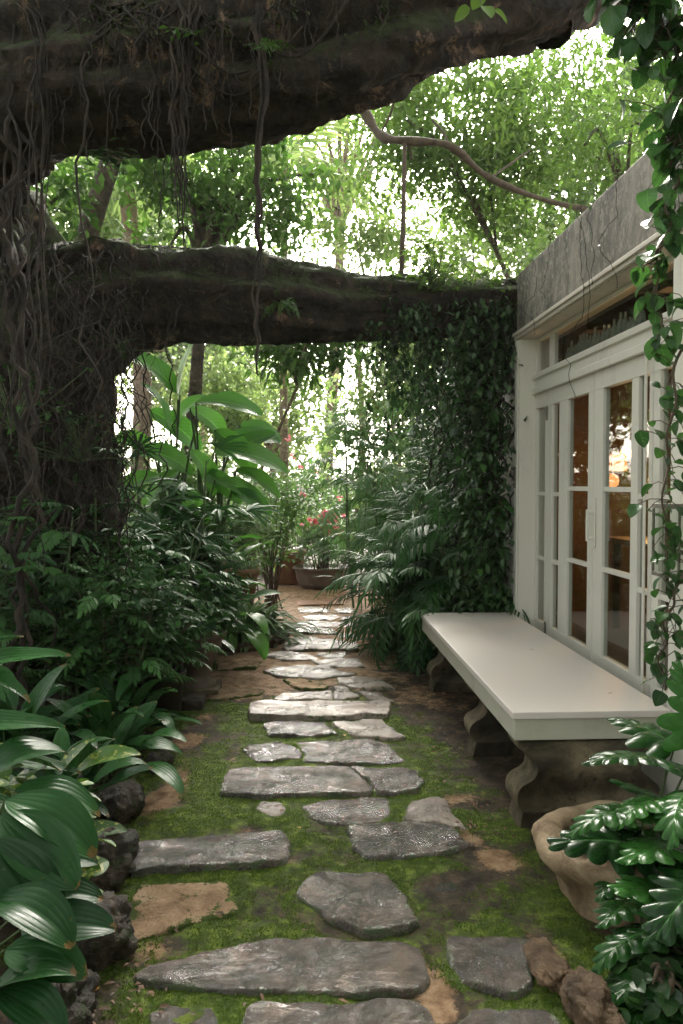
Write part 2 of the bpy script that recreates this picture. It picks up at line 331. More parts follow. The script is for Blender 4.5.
def lobed(npair=6,curl=.7,seed=0,W=.62):
    rs=np.random.RandomState(seed); n=54; m=5; t=np.linspace(0,1,n+1); a=-curl*t**1.3
    y=np.concatenate([[0],np.cumsum(np.cos(a[:-1])/n)]); z=np.concatenate([[0],np.cumsum(np.sin(a[:-1])/n)])
    V=[];UV=[]; jl=rs.uniform(.8,1.15,(2,npair+2))
    for i in range(n+1):
        for sd in (-1,1):
            lob=abs(math.sin(math.pi*npair*min(.999,t[i])**.85)); k=int(npair*min(.999,t[i])**.85)
            w=W*(1-t[i])**.55*(.42+.58*lob**.55)*jl[(sd+1)//2,k]+.01
            th=2.1-1.75*t[i]**.7
            for j in range(m+1):
                u=j/m; d=w*u; x=sd*d*math.sin(th); yy=d*math.cos(th)
                lift=.30*d*(1-u*.9)-.35*d*d*1.4-.03*u*(1-lob)
                V.append((x,y[i]+yy*math.cos(a[i])-lift*math.sin(a[i]),z[i]+yy*math.sin(a[i])+lift*math.cos(a[i]))); UV.append((.5+sd*u*.5,t[i]))
    Q=[]; r=2*(m+1)
    for i in range(n):
        for sd in (0,1):
            for j in range(m):
                q=i*r+sd*(m+1)+j; Q.append((q,q+1,q+1+r,q+r) if sd else (q+1,q,q+r,q+r+1))
    return Tmpl(V,Q,UV)
class Buf:
    def __init__(s): s.V=[];s.Q=[];s.U=[];s.r=[];s.n=0
    def add(s,t,Mx,loc,rnd=.5):
        s.many(t,np.asarray(Mx)[None],np.asarray(loc)[None],np.array([rnd]))
    def many(s,t,Ms,locs,rnd):
        k=len(Ms); 
        if not k: return
        V=np.einsum('kij,nj->kni',Ms,t.V)+np.asarray(locs)[:,None,:]
        nv=len(t.V); Q=(t.Q[None]+(np.arange(k)*nv)[:,None,None]).reshape(-1,4)+s.n
        s.V.append(V.reshape(-1,3)); s.Q.append(Q); s.U.append(np.tile(t.UV,(k,1))); s.r.append(np.repeat(rnd,nv)); s.n+=k*nv
    def build(s,name,mat,parent=None,origin=None):
        return mesh_np(name,np.concatenate(s.V),np.concatenate(s.Q),mat,parent,origin,True,np.concatenate(s.U),{'rnd':np.concatenate(s.r)})
class TB:
    """tube buffer"""
    def __init__(s): s.V=[];s.Q=[];s.n=0
    def tube(s,pts,rad,ns=6,nfun=None,cap=False):
        pts=np.asarray(pts,float); k=len(pts); rad=np.broadcast_to(np.asarray(rad,float),(k,))
        tg=np.gradient(pts,axis=0); tg/=np.linalg.norm(tg,axis=1)[:,None]+1e-9
        ref=np.array((0,0,1.)) if abs(tg[:,2]).mean()<.75 else np.array((0,1.,0))
        u=np.cross(tg,ref); u/=np.linalg.norm(u,axis=1)[:,None]+1e-9; v=np.cross(u,tg)
        th=np.arange(ns)/ns*2*math.pi
        rr=rad[:,None]*np.ones(ns)
        if nfun is not None: rr=nfun(pts,u,v,th,rr)
        P=pts[:,None,:]+rr[:,:,None]*(np.cos(th)[None,:,None]*u[:,None,:]+np.sin(th)[None,:,None]*v[:,None,:])
        s.V.append(P.reshape(-1,3))
        q=[(i*ns+j+s.n,i*ns+(j+1)%ns+s.n,(i+1)*ns+(j+1)%ns+s.n,(i+1)*ns+j+s.n) for i in range(k-1) for j in range(ns)]
        s.Q+=q; s.n+=k*ns
    def build(s,name,mat,parent=None,origin=None):
        return mesh_np(name,np.concatenate(s.V),np.array(s.Q),mat,parent,origin)
def spline(ctrl,n):
    ctrl=np.asarray(ctrl,float); k=len(ctrl)
    if k==2: return ctrl[0]+(ctrl[1]-ctrl[0])*np.linspace(0,1,n)[:,None]
    P=np.vstack([2*ctrl[0]-ctrl[1],ctrl,2*ctrl[-1]-ctrl[-2]]); out=[]
    for t in np.linspace(0,k-1-1e-6,n):
        i=int(t);f=t-i;p0,p1,p2,p3=P[i:i+4]
        out.append(.5*((2*p1)+(-p0+p2)*f+(2*p0-5*p1+4*p2-p3)*f*f+(-p0+3*p1-3*p2+p3)*f**3))
    return np.array(out)
def box(name,x0,x1,y0,y1,z0,z1,mat,parent=None,bev=.004,origin=None):
    org=wpos(parent) if parent is not None else np.array(origin if origin is not None else (0,0,0),float)
    import bmesh
    bm=bmesh.new(); vs=[bm.verts.new((x-org[0],y-org[1],z-org[2])) for x in (x0,x1) for y in (y0,y1) for z in (z0,z1)]
    for f in ((0,1,3,2),(4,6,7,5),(0,4,5,1),(2,3,7,6),(0,2,6,4),(1,5,7,3)): bm.faces.new([vs[i] for i in f])
    bmesh.ops.recalc_face_normals(bm,faces=bm.faces)
    if bev: bmesh.ops.bevel(bm,geom=list(bm.edges),offset=bev,segments=2,affect='EDGES',profile=.6)
    me=bpy.data.meshes.new(name); bm.to_mesh(me); bm.free(); me.materials.append(mat)
    o=bpy.data.objects.new(name,me); COL.objects.link(o)
    if parent is not None: o.parent=parent
    elif origin is not None: o.location=origin
    return o
def boxes(name,lst,mat,parent=None,bev=.003,origin=None):
    """several butted bars as one mesh (a frame)"""
    import bmesh
    org=wpos(parent) if parent is not None else np.array(origin if origin is not None else (0,0,0),float)
    bm=bmesh.new()
    for (x0,x1,y0,y1,z0,z1) in lst:
        vs=[bm.verts.new((x-org[0],y-org[1],z-org[2])) for x in (x0,x1) for y in (y0,y1) for z in (z0,z1)]
        for f in ((0,1,3,2),(4,6,7,5),(0,4,5,1),(2,3,7,6),(0,2,6,4),(1,5,7,3)): bm.faces.new([vs[i] for i in f])
    bmesh.ops.recalc_face_normals(bm,faces=bm.faces)
    if bev: bmesh.ops.bevel(bm,geom=list(bm.edges),offset=bev,segments=1,affect='EDGES')
    me=bpy.data.meshes.new(name); bm.to_mesh(me); bm.free(); me.materials.append(mat)
    o=bpy.data.objects.new(name,me); COL.objects.link(o)
    if parent is not None: o.parent=parent
    elif origin is not None: o.location=origin
    return o
def lathe(name,prof,c,mat,parent=None,ns=40,jit=0,origin=None,sx=1,sy=1):
    V=[];Q=[]
    for i,(r,z) in enumerate(prof):
        for j in range(ns):
            th=j/ns*2*math.pi; rr=r*(1+jit*noise.noise(Vector((math.cos(th)*1.7+c[0],math.sin(th)*1.7,z*4))))
            rr+=(jit>0)*.035*jit*(noise.noise(Vector((math.cos(th)*9,math.sin(th)*9,z*40)))+.6*noise.noise(Vector((math.cos(th)*22,math.sin(th)*22,z*90)))); V.append((c[0]+rr*math.cos(th)*sx,c[1]+rr*math.sin(th)*sy,c[2]+z+jit*.15*noise.noise(Vector((math.cos(th)*2,math.sin(th)*2,3+c[1])))*(1 if i else 0)))
    k=len(prof)
    Q=[(i*ns+j,i*ns+(j+1)%ns,(i+1)*ns+(j+1)%ns,(i+1)*ns+j) for i in range(k-1) for j in range(ns)]
    return mesh_np(name,V,Q,mat,parent,origin)
def fbm(x,y,z=0,o=4,h=1.0): return noise.fractal(Vector((x,y,z)),h,2.0,o)
# ------------------------------------------------------------------ ground
TAN=[(176,785,15,22,.75),(186,740,18,9,.75),(150,806,14,12,.7),(205,718,14,7,.5),(232,760,10,20,.4),(435,990,16,30,.8),(500,862,26,12,.7),(470,840,14,9,.6),(548,955,22,30,.6),(150,950,30,16,.4),(290,860,12,8,.35),(330,760,14,6,.3),(250,830,16,6,.4),(445,1010,10,12,.5),(330,612,60,26,1.1),(250,668,55,14,.9),(330,640,50,30,.4),(215,690,50,10,.7),(430,700,40,16,.3),(190,668,30,10,.8),(325,598,45,10,1.6),(330,625,60,16,.8),(455,800,30,8,.5)]
BARE=[(450,885,32,12,.7),(460,725,30,16,.6),(540,800,50,40,1.0),(440,680,35,16,.9),(560,860,22,20,.4),(325,592,60,30,1.0),(165,985,30,12,.3),(95,1000,40,30,.6),(215,640,60,12,.5)]
def pre(l): return [(onZ(a,b),onZ(a+c,b),onZ(a,b-d),e) for a,b,c,d,e in l]
TANW=[(p[0],p[1],max(.05,abs(q[0]-p[0])),max(.06,abs(s[1]-p[1])),e) for p,q,s,e in pre(TAN)]
BAREW=[(p[0],p[1],max(.05,abs(q[0]-p[0])),max(.06,abs(s[1]-p[1])),e) for p,q,s,e in pre(BARE)]
def blob(X,Y,l):
    s=np.zeros_like(X)
    for cx,cy,rx,ry,e in l: s+=e*np.exp(-((X-cx)/rx)**2*.9-((Y-cy)/ry)**2*.9)
    return s
def vnoise(X,Y,sc,seed):
    return np.array([fbm(x*sc,y*sc,seed) for x,y in zip(X.ravel(),Y.ravel())]).reshape(X.shape)
gx=np.concatenate([[-120,-60,-30,-15,-9,-6,-4.5,-3.5,-2.8,-2.2,-1.8],np.arange(-1.5,1.72,.03),[1.9,2.2,2.8,3.6,5,8,14,30,60,120]])
gy=np.concatenate([[-60,-20,-8,-4,-2,-1,0,.6,1.1,1.5],np.arange(1.8,7.2,.03),np.arange(7.2,11.5,.08),[12,12.6,13.5,15,18,22,28,36,50,80,150,300]])
GX,GY=np.meshgrid(gx,gy)
gn=vnoise(GX,GY,1.3,3.1); gn2=vnoise(GX,GY,7.,9.2)
def edgeL(Y): return -.70-.10*np.clip((Y-3)/2.5,0,1)+.25*np.clip((Y-6.5)/1.5,0,1)
def hmap(X,Y,n,n2):
    bed=np.clip((edgeL(Y)-.08-X)/.35,0,1); z=.018*n+.008*n2+.09*bed*bed*(3-2*bed)
    return z
GZ=hmap(GX,GY,gn,gn2)
inpath=(GX>edgeL(GY)-.1)&(GX<1.7)&(GY<7.5)
gn3=vnoise(GX,GY,2.9,5.5)
mossv=np.where(inpath,.74,.25)+.22*gn+.30*gn3+.14*gn2-.8*blob(GX,GY,TANW)-.7*blob(GX,GY,BAREW)
mossv-=.5*np.clip((GX-.95)/.2,0,1)+.30*np.clip((GY-4.2)/.8,0,1)*np.clip((GX-.55)/.2,0,1)
tanv=.12+blob(GX,GY,TANW)+.25*gn2*1.0
ny,nx=GX.shape
ii=np.arange(ny*nx).reshape(ny,nx)
GQ=np.stack([ii[:-1,:-1],ii[:-1,1:],ii[1:,1:],ii[1:,:-1]],-1).reshape(-1,4)
g=mesh_np('ground',np.stack([GX,GY,GZ],-1).reshape(-1,3),GQ,M['ground'],attrs={'moss':mossv.ravel(),'tan':tanv.ravel()})
tag(g,kind='structure')
def samp(A,x,y):
    i=np.clip(np.searchsorted(gy,y)-1,0,ny-2); j=np.clip(np.searchsorted(gx,x)-1,0,nx-2)
    fx=(x-gx[j])/(gx[j+1]-gx[j]); fy=(y-gy[i])/(gy[i+1]-gy[i])
    return A[i,j]*(1-fx)*(1-fy)+A[i,j+1]*fx*(1-fy)+A[i+1,j]*(1-fx)*fy+A[i+1,j+1]*fx*fy
def gz(x,y): return float(samp(GZ,np.array(x),np.array(y)))
# ------------------------------------------------------------------ flagstones
ST=[]
GP='flagstones of the garden path'
def stone(px,h,mat,label,name='flagstone',rough=.015,group=GP,skirt=.05):
    h*=.75; P=np.array([onZ(a,b,h)[:2] for a,b in px]); c=P.mean(0)
    # resample closed outline
    n=len(P); out=[]
    per=np.linalg.norm(np.roll(P,-1,0)-P,axis=1); step=max(.012,per.sum()/110)
    for i in range(n):
        a,b=P[i],P[(i+1)%n]; k=max(2,int(per[i]/step))
        for t in np.arange(k)/k: out.append(a+(b-a)*t)
    O=np.array(out)
    for _ in range(2): O=(np.roll(O,1,0)+2*O+np.roll(O,-1,0))/4
    d=O-c; hs_=h; ln=np.linalg.norm(d,axis=1)[:,None]
    j=np.array([fbm(o[0]*9,o[1]*9,1.7)*.014+fbm(o[0]*30,o[1]*30,4)*.008 for o in O])
    O=O+d/ln*j[:,None]; ST.append(O)
    m=len(O); size=ln.mean(); V=[];Q=[];E=[]
    gzc=gz(c[0],c[1])-.012
    rings=[(0.008,-skirt,1),(0.004,h*.4,1),(0.0,h-.010,1),(-.003,h-.004,.9),(-.010,h,.7)]
    for off,z,e in rings:
        for k in range(m): 
            p=O[k]+d[k]/ln[k]*off*1.0; V.append((p[0],p[1],z+(fbm(p[0]*6,p[1]*6,2)*rough if z>h*.5 else 0))); E.append(e)
    fr=[.8,.62,.45,.28,.12]
    for f in fr:
        for k in range(m):
            p=c+(O[k]-d[k]/ln[k]*.010-c)*f; V.append((p[0],p[1],h+fbm(p[0]*6,p[1]*6,2)*rough+fbm(p[0]*22,p[1]*22,5)*rough*.35)); E.append(.25*f*f)
    nr=len(rings)+len(fr)
    Q=[(i*m+k,i*m+(k+1)%m,(i+1)*m+(k+1)%m,(i+1)*m+k) for i in range(nr-1) for k in range(m)]
    V.append((c[0],c[1],h+fbm(c[0]*6,c[1]*6,2)*rough)); E.append(0); ci=len(V)-1
    T=[((nr-1)*m+k,(nr-1)*m+(k+1)%m,ci) for k in range(m)]
    V=np.array(V); V[:,2]+=gzc
    o=mesh_np(name,V,Q,mat,None,(c[0],c[1],gzc),T=T,attrs={'edge':E}); tag(o,label,'flagstone' if name=='flagstone' else 'stone',group); return o
S,SP,SD=M['slate'],M['slatepale'],M['sand']
stone([(132,842),(222,833),(285,829.5),(289,838),(286,856),(248,862),(153,865),(130,870),(128,860)],.045,S,'long dark wet flagstone beside the edging rocks at the left, above the tan slab')
stone([(127,899),(137,881),(185,877),(224,874),(233,879),(238,902),(230,907),(195,917),(140,933),(129,939)],.034,SD,'rough tan sandstone slab sunk in moss, next to the left edging rocks',rough=.012)
stone([(345,823),(365,821),(420,820),(455,826),(469,839),(450,849),(400,853),(365,852),(355,843)],.035,S,'shiny wet leaf-shaped flagstone just above the diamond-shaped one')
stone([(296,878),(317,867),(369,865),(385,867),(401,881),(419,912),(406,920),(364,923),(343,915),(322,902),(298,888)],.045,S,'rugged diamond-shaped flagstone with a wet silvery sheen',rough=.014)
stone([(128,970),(148,962),(227,939),(311,933),(406,936),(423,944),(428,973),(419,982),(343,986),(248,984),(153,979)],.045,S,'longest brownish flagstone tapering to a point at its left end')
stone([(245,1004),(259,998),(327,995),(411,997),(427,1002),(440,1024),(438,1052),(250,1052),(243,1024)],.045,S,'wide flagstone cut by the bottom edge in the middle')
stone([(150,1010),(169,1004),(216,1005),(219,1020),(217,1045),(150,1045)],.02,S,'small square brownish flagstone at the bottom left')
stone([(448,931),(475,929),(512,929),(537,931),(535,947),(530,976),(516,987),(487,980),(462,974),(452,955)],.04,S,'grey shield-shaped flagstone beside the carved planter')
stone([(458,1013),(470,1003),(508,1001),(553,1005),(566,1024),(566,1050),(460,1050)],.04,S,'dark flagstone at the bottom right, below the shield-shaped one')
stone([(402,817),(410,800),(433,794),(446,798),(454,812),(468,828),(437,822)],.03,SP,'pale pinkish pointed flagstone with brown leaf litter, nearest the bench foot')
stone([(405,885),(425,872),(450,872),(462,885),(455,900),(430,905),(415,900)],.012,M['rock'],'dark mossy stone almost buried right of the diamond flagstone',rough=.012)
stone([(256,803),(260,799),(281,799),(286,805),(283,811),(273,814),(258,807)],.03,SP,'smallest flagstone, a pale fist-sized piece left of the path middle')
stone([(300,803),(324,797),(344,794),(389,795),(391,809),(381,817),(344,819),(320,818)],.035,S,'grey flagstone with a pointed left end, between the small pale piece and the pinkish one')
stone([(221,789),(226,768),(238,763),(348,763),(361,773),(373,783),(371,789),(295,790),(250,791)],.055,S,'wide thick wet flagstone with a slanting crack at its right end')
stone([(352,764),(400,765),(416,768),(425,776),(418,787),(406,789),(378,789),(376,782)],.045,S,'wet flagstone fitted against the slanting crack of the wide thick one')
stone([(242,746),(248,740),(271,738),(293,741),(302,749),(300,754),(279,757),(258,757)],.035,S,'oval mossy flagstone at the left of the pair above the thick one')
stone([(296,737),(373,736),(390,740),(404,756),(390,759),(305,757),(305,748)],.04,S,'long grey flagstone right of the oval mossy one')
stone([(262,721),(279,719),(324,719),(338,731),(316,733),(271,732)],.035,S,'flagstone tapering left, just below the long straight slab')
stone([(331,719.5),(381,718),(406,736),(394,737),(353,733.5)],.035,SP,'triangular flagstone just below the right half of the long straight slab')
stone([(248,713),(249,702),(254,700),(390,700),(390,713),(324,715)],.06,SP,'long straight raised stone slab spanning the path like a step')
stone([(271,697),(283,691),(332,689),(333,696),(329,697.5)],.03,SP,'thin pale flagstone just above the left part of the straight slab')
stone([(334,687),(346,687),(360,697),(335,697.5)],.03,SP,'small trapezoid flagstone above the middle of the straight slab')
stone([(357,691),(383,693),(394,702),(369,699)],.03,SP,'small slanted flagstone above the right end of the straight slab')
stone([(336,677),(381,678),(396,688),(349,687),(338,682)],.035,SP,'pale flagstone at the right of the path beside the bench end litter')
stone([(282,678),(299,676),(330,685),(324,688.5),(295,686)],.03,SD,'tan sandstone piece left of the middle, between two grey rows')
stone([(262,669),(295,663.5),(324,664.5),(358,674),(324,677),(279,675)],.035,SP,'lens-shaped grey flagstone where the path starts to narrow')
stone([(309,659),(357,657),(365,665.5),(324,666)],.03,SP,'flat flagstone right of and above the lens-shaped one')
stone([(256,654),(283,650),(308,653.5),(322,658),(285,659.5)],.03,SP,'pale thin flagstone with a long left tip near the ring of edging')
stone([(313,651.5),(348,650),(343,655),(326,656.5)],.03,SP,'small pale flagstone below the broad far slab')
stone([(282,646),(288,636),(300,634.5),(359,641),(359,647),(287,648)],.045,SP,'broad pale slab, first full-width one beyond the narrow stones')
stone([(293,629),(307,626.5),(334,628.5),(337,633),(299,633)],.035,S,'dark oval flagstone at the left above the broad pale slab')
stone([(336,633),(357,631.5),(357,636),(340,637)],.03,SP,'little flagstone right of the dark oval one')
stone([(287,624),(299,620.5),(355,621),(356,625.5),(324,626.5),(295,626)],.035,SP,'pinkish full-width slab in the far part of the path')
stone([(301,614.5),(332,613),(355,616),(353,619),(307,618)],.03,SP,'pale flagstone, second row beyond the pinkish slab')
stone([(297,607.5),(307,604.5),(330,607),(329,611),(301,611)],.03,SP,'pale flagstone at the left just before the planter paving')
stone([(334,608.5),(353,608),(355,612),(340,612)],.03,SP,'small pale flagstone at the right just before the planter paving')
stone([(295,598.5),(344,596),(346,602),(297,603.5)],.04,M['terracotta'],'reddish paving slab in front of the round planter at the path end')
stone([(213,662),(250,664),(256,667.5),(217,669)],.03,SD,'tan sandstone strip left of the path below the edging ring')
stone([(207,687),(246,685),(265,687),(258,693),(230,697),(208,699)],.034,SD,'tan sandstone slab beside the urn on the left')
stone([(250,661),(262,659.5),(258,667),(252,664.5)],.028,SD,'tiny tan stone wedge between the strip and the lens-shaped flagstone')
# ------------------------------------------------------------------ moss tufts
rs=np.random.RandomState(3)
n=330000; d=1.9+5.3*rs.rand(n)**1.4; x=-.95+2.3*rs.rand(n); y=d
mv=samp(mossv,x,y)+.5*(np.array([fbm(a*11,b*11,8.) for a,b in zip(x,y)])); keep=(mv>.50)
for O in ST:
    bb=(x>O[:,0].min())&(x<O[:,0].max())&(y>O[:,1].min())&(y<O[:,1].max())&keep; idx=np.where(bb)[0]
    if not len(idx): continue
    px,py=x[idx],y[idx]; ins=np.zeros(len(idx),bool); k=len(O)
    for i in range(k):
        x1,y1=O[i];x2,y2=O[(i+1)%k]
        c=((y1>py)!=(y2>py)); ins^=c&(px<(x2-x1)*(py-y1)/(y2-y1+1e-12)+x1)
    keep[idx[ins]]=False
x,y=x[keep],y[keep]; z=samp(GZ,x,y)-.001; k=len(x); print('moss tufts',k)
tb=Tmpl([(-.32,0,0),(.32,0,0),(.12,.25,1),(-.12,.2,1)],[(0,1,2,3)],[(0,0),(1,0),(1,1),(0,1)])
Mx=rot(rs.rand(k)*6.28,rs.uniform(-.7,.7,k),rs.uniform(-.6,.6,k))*(rs.uniform(.0035,.008,k)*(1+.5*np.clip(mv[keep]-.8,0,1)))[:,None,None]
b=Buf(); b.many(tb,Mx,np.stack([x,y,z],1),np.clip(.5+.4*np.array([fbm(a*6,c*6,2.) for a,c in zip(x,y)])+rs.uniform(-.25,.25,k),0,1))
o=b.build('moss',M['moss_leaf']); tag(o,'short bright green moss growing between the flagstones','moss',kind='stuff')
# leaf litter near the bench and planter
rs=np.random.RandomState(5); b=Buf(); cnt=0
SL=smallleaf(.4,.1,.2)
for (px,py,rx,ry,nn) in ((440,690,40,18,260),(450,740,35,25,90),(470,800,35,25,60),(375,650,30,10,90),(330,790,160,60,40),(470,835,30,10,50),(250,960,150,50,30),(130,1000,50,40,60)):
    for _ in range(nn):
        p=onZ(px+rs.randn()*rx*.6,py+rs.randn()*ry*.6); p[2]=gz(p[0],p[1])+.012+.03*(rs.rand()<.0)
        b.add(SL,rot(np.array(rs.rand()*6.28),np.array(rs.uniform(-.25,.25)),np.array(rs.uniform(-.4,.4)))*rs.uniform(.012,.035),p,rs.rand())
o=b.build('leaf_litter',M['litter']); tag(o,'small brown bits of leaf litter scattered on the damp ground by the bench','leaf litter',kind='stuff')
def fallen(px,py,s,yw,label,z=.02):
    p=onZ(px,py,z); b=Buf(); b.add(blade(5,.6,.6,.6,.5,.35,2),rot(np.array(yw),np.array(.1),np.array(.2))*s,p,.8)
    o=b.build('fallen_leaf',M['fallen'],None,p); tag(o,label,'fallen leaf')
fallen(99,987,.045,2.6,'single orange fallen leaf on dark soil at the bottom left',.04)
fallen(301,828,.02,1.0,'tiny yellow fallen leaf on the moss above the diamond flagstone')
fallen(345,736,.03,.3,'small orange fallen leaf in the gap beside the triangular flagstone',.045)
for a_,b__,s_,yw_,lb in ((533,650,.018,.4,'tiny brown leaf scrap near the far middle of the bench top'),(612,693,.02,1.9,'small brown leaf scrap near the front right of the bench top'),(487,632,.016,2.5,'tiny dry leaf scrap near the far end of the bench top')):
    fallen(a_,b__,s_,yw_,lb,.524)
# ------------------------------------------------------------------ rocks
def rock(name,c,r,mat,label,seed=0,flat=1.0,cat='rock',amp=.35,group=None):
    c=np.array(c,float); nu,nv=72,40; V=[];Q=[]
    for i in range(nv+1):
        ph=math.pi*i/nv
        for j in range(nu):
            th=2*math.pi*j/nu; dv=Vector((math.sin(ph)*math.cos(th),math.sin(ph)*math.sin(th),math.cos(ph)))
            k=1+amp*noise.noise(dv*1.3+Vector((seed*3.1,0,seed)))+amp*.4*noise.noise(dv*3.4+Vector((0,seed,2)))+.10*noise.noise(dv*7+Vector((seed,1,2)))+.05*noise.noise(dv*15)+.02*noise.noise(dv*33)
            zz=dv.z*k; zz=min(zz,flat+.05*noise.noise(dv*4))
            V.append((c[0]+r[0]*dv.x*k,c[1]+r[1]*dv.y*k,c[2]+r[2]*zz))
    Q=[(i*nu+j,(i+1)*nu+j,(i+1)*nu+(j+1)%nu,i*nu+(j+1)%nu) for i in range(nv) for j in range(nu)]
    o=mesh_np(name,V,Q,mat,None,c); return tag(o,label,cat,group)
RG='rocks edging the left bed'
def gp(px,py,z=0.0): 
    p=onZ(px,py,z); return p
rock('edging_rock',onZ(98,862,.07),(.13,.17,.13),M['rock'],'rounded dark rock at the left end of the long dark flagstone',1,group=RG)
rock('edging_rock',onZ(100,932,.06),(.11,.13,.11),M['rock'],'dark brown rock in front of the tan slab, under the pleated leaves',2,group=RG)
rock('edging_rock',onZ(122,805,.05),(.10,.14,.09),M['rock'],'dark edging rock half hidden under broad leaves, behind the rounded one',4,group=RG)
rock('edging_rock',onZ(55,1005,.05),(.10,.14,.10),M['rock'],'dark edging rock in the bottom left corner',5,group=RG)
rock('brown_rock',onZ(548,966,.03),(.055,.12,.032),M['rockbrown'],'brown rock wedged between shield-shaped flagstone and carved planter',6)
rock('edging_rock',onZ(160,762,.03),(.07,.11,.06),M['rock'],'dark low rock at the edge of the bed behind the arching leaves',8,group=RG)
# ------------------------------------------------------------------ bench
bx0,bx1,by0,by1=.905,1.60,3.36,6.02
bt=thing('stone_bench','long white-topped garden bench on carved stone feet along the french doors','bench',(1.25,4.7,0))
box('seat_slab',bx0,bx1,by0,by1,.489,.52,M['benchwhite'],bt,.005)
box('apron',bx0+.012,bx1-.012,by0+.014,by1-.012,.392,.487,M['benchedge'],bt,.006)
def bench_foot(y0,y1):
    # scroll profile in X (outer, path side) extruded along Y, mirrored at wall side
    pr=[(0.0,.0),(.012,.05),(.02,.075),(.0,.095),(-.014,.13),(-.010,.165),(.012,.19),(.055,.215),(.075,.25),(.07,.285),(.04,.325),(.0,.355),(-.01,.388)]
    P=spline([(a,0,b) for a,b in pr],42); xa=bx0+.035; xb=bx1-.035; V=[];Q=[]
    ys=np.linspace(y0,y1,9); m=len(P)
    for y in ys:
        e=min(1,min(y-y0,y1-y)/.02); ins=.008*(1-e)
        for p in P: V.append((xa+p[0]+ins+.006*fbm(y*5,p[2]*9,1),y+.005*fbm(p[2]*12,y,4),p[2]))
        for p in P[::-1]: V.append((xb-p[0]-ins,y+.005*fbm(p[2]*12,y,6),p[2]))
    k=2*m
    for i in range(len(ys)-1):
        for j in range(k-1): Q.append((i*k+j,i*k+j+1,(i+1)*k+j+1,(i+1)*k+j))
    for i,rev in ((0,0),(len(ys)-1,1)):
        for j in range(m-1):
            q=(i*k+j,i*k+j+1,i*k+k-2-j,i*k+k-1-j); Q.append(q if not rev else q[::-1])
    return mesh_np('foot',V,Q,M['cast'],bt)
bench_foot(3.38,3.58); bench_foot(4.32,4.52); bench_foot(5.66,5.86)
def base_plinth(y0,y1): box('foot_plinth',bx0+.02,bx1-.02,y0,y1,-.03,.05,M['cast'],bt,.012)
# ------------------------------------------------------------------ building
hs=thing('garden_house','flat-roofed concrete garden house with white french doors','house',(2.4,4,0))
XF,XD=1.62,1.74
box('fascia',XF,XF+.30,-3.0,5.98,2.625,3.062,M['concrete'],hs,.012)
boxes('wall',[(XF+.02,XF+.28,5.983,10.2,-.1,2.55),(XF+.0,XF+.28,-3.0,3.44,-.1,2.62),(1.92,6,10.0,10.2,-.1,2.9)],M['white'],hs,.004)
box('roof',XF+.30,6.2,-3.0,10.2,2.84,3.0,M['concrete'],hs,.01)
box('soffit',XF+.004,XF+.24,3.445,5.975,2.57,2.622,M['whitesof'],hs,.003)
boxes('moulding',[(XF-.016,XF+.003,-3.0,5.985,2.575,2.622),(XF-.030,XF-.017,-3.0,5.985,2.600,2.626)],M['whitesof'],hs,.003)
box('pilaster',XF,XF+.28,5.886,5.981,-.05,2.572,M['white'],hs,.004)
boxes('moulding',[(XF-.012,XF-.001,5.905,5.975,.0,2.57)],M['white'],hs,.003)
box('threshold',XD-.02,XD+.14,3.445,5.884,-.05,.33,M['white'],hs,.004)
fr=[(XD-.012,XD+.05,3.445,5.884,2.16,2.3055),(XD-.03,XD-.013,3.445,5.884,2.16,2.205),(XD-.03,XD-.013,3.445,5.884,2.27,2.302)]
boxes('door_head',fr,M['white'],hs,.003)
def pane(y0,y1,z0,z1,par,x=XD+.02): return box('pane',x,x+.004,y0,y1,z0,z1,M['glass'],par,0)
def leaf(name,y0,y1,ws,bars,zb=.335,zt=2.158,rail=.165,top=.105,st=None):
    """ws: list of (ya,yb,[bar z]) glazed strips, ascending y"""

    L_=[(XD,XD+.045,y0,y1,zb,zb+rail),(XD,XD+.045,y0,y1,zt-top,zt)]
    ys=[y0]+[v for w in ws for v in w[:2]]+[y1]
    for i in range(0,len(ys),2): L_.append((XD+.001,XD+.044,ys[i],ys[i+1],zb+rail,zt-top))
    for a,b_,bz in ws:
        for z in bz: L_.append((XD+.006,XD+.038,a,b_,z-.014,z+.014))
    o=boxes(name,L_,M['white'],hs,.0025)
    for a,b_,bz in ws:
        zs=[zb+rail]+bz+[zt-top]
        for i in range(len(zs)-1): pane(a+.0005,b_-.0005,zs[i]+(.014 if i else 0),zs[i+1]-(.014 if i<len(zs)-2 else 0),o)
    return o
sA=leaf('sidelight',5.60,5.882,[(5.645,5.845,[.96,1.43])],0)
dA=leaf('door',4.70,5.592,[(4.785,5.165,[1.005,1.47]),(5.335,5.49,[.96,1.43])],0)
dB=leaf('door',3.895,4.690,[(3.935,4.065,[.95,1.435]),(4.15,4.55,[1.005,1.47])],0)
sB=leaf('sidelight',3.45,3.885,[(3.50,3.815,[.95,1.435])],0)
# transom
tr=boxes('transom',[(XD,XD+.045,3.447,5.882,2.306,2.322),(XD,XD+.045,3.447,5.882,2.545,2.569),(XD,XD+.045,5.50,5.56,2.322,2.545),(XD,XD+.045,5.83,5.882,2.322,2.545),(XD,XD+.045,3.447,3.49,2.322,2.545)],M['white'],hs,.002)
pane(3.491,5.499,2.323,2.544,tr); pane(5.561,5.829,2.323,2.544,tr)
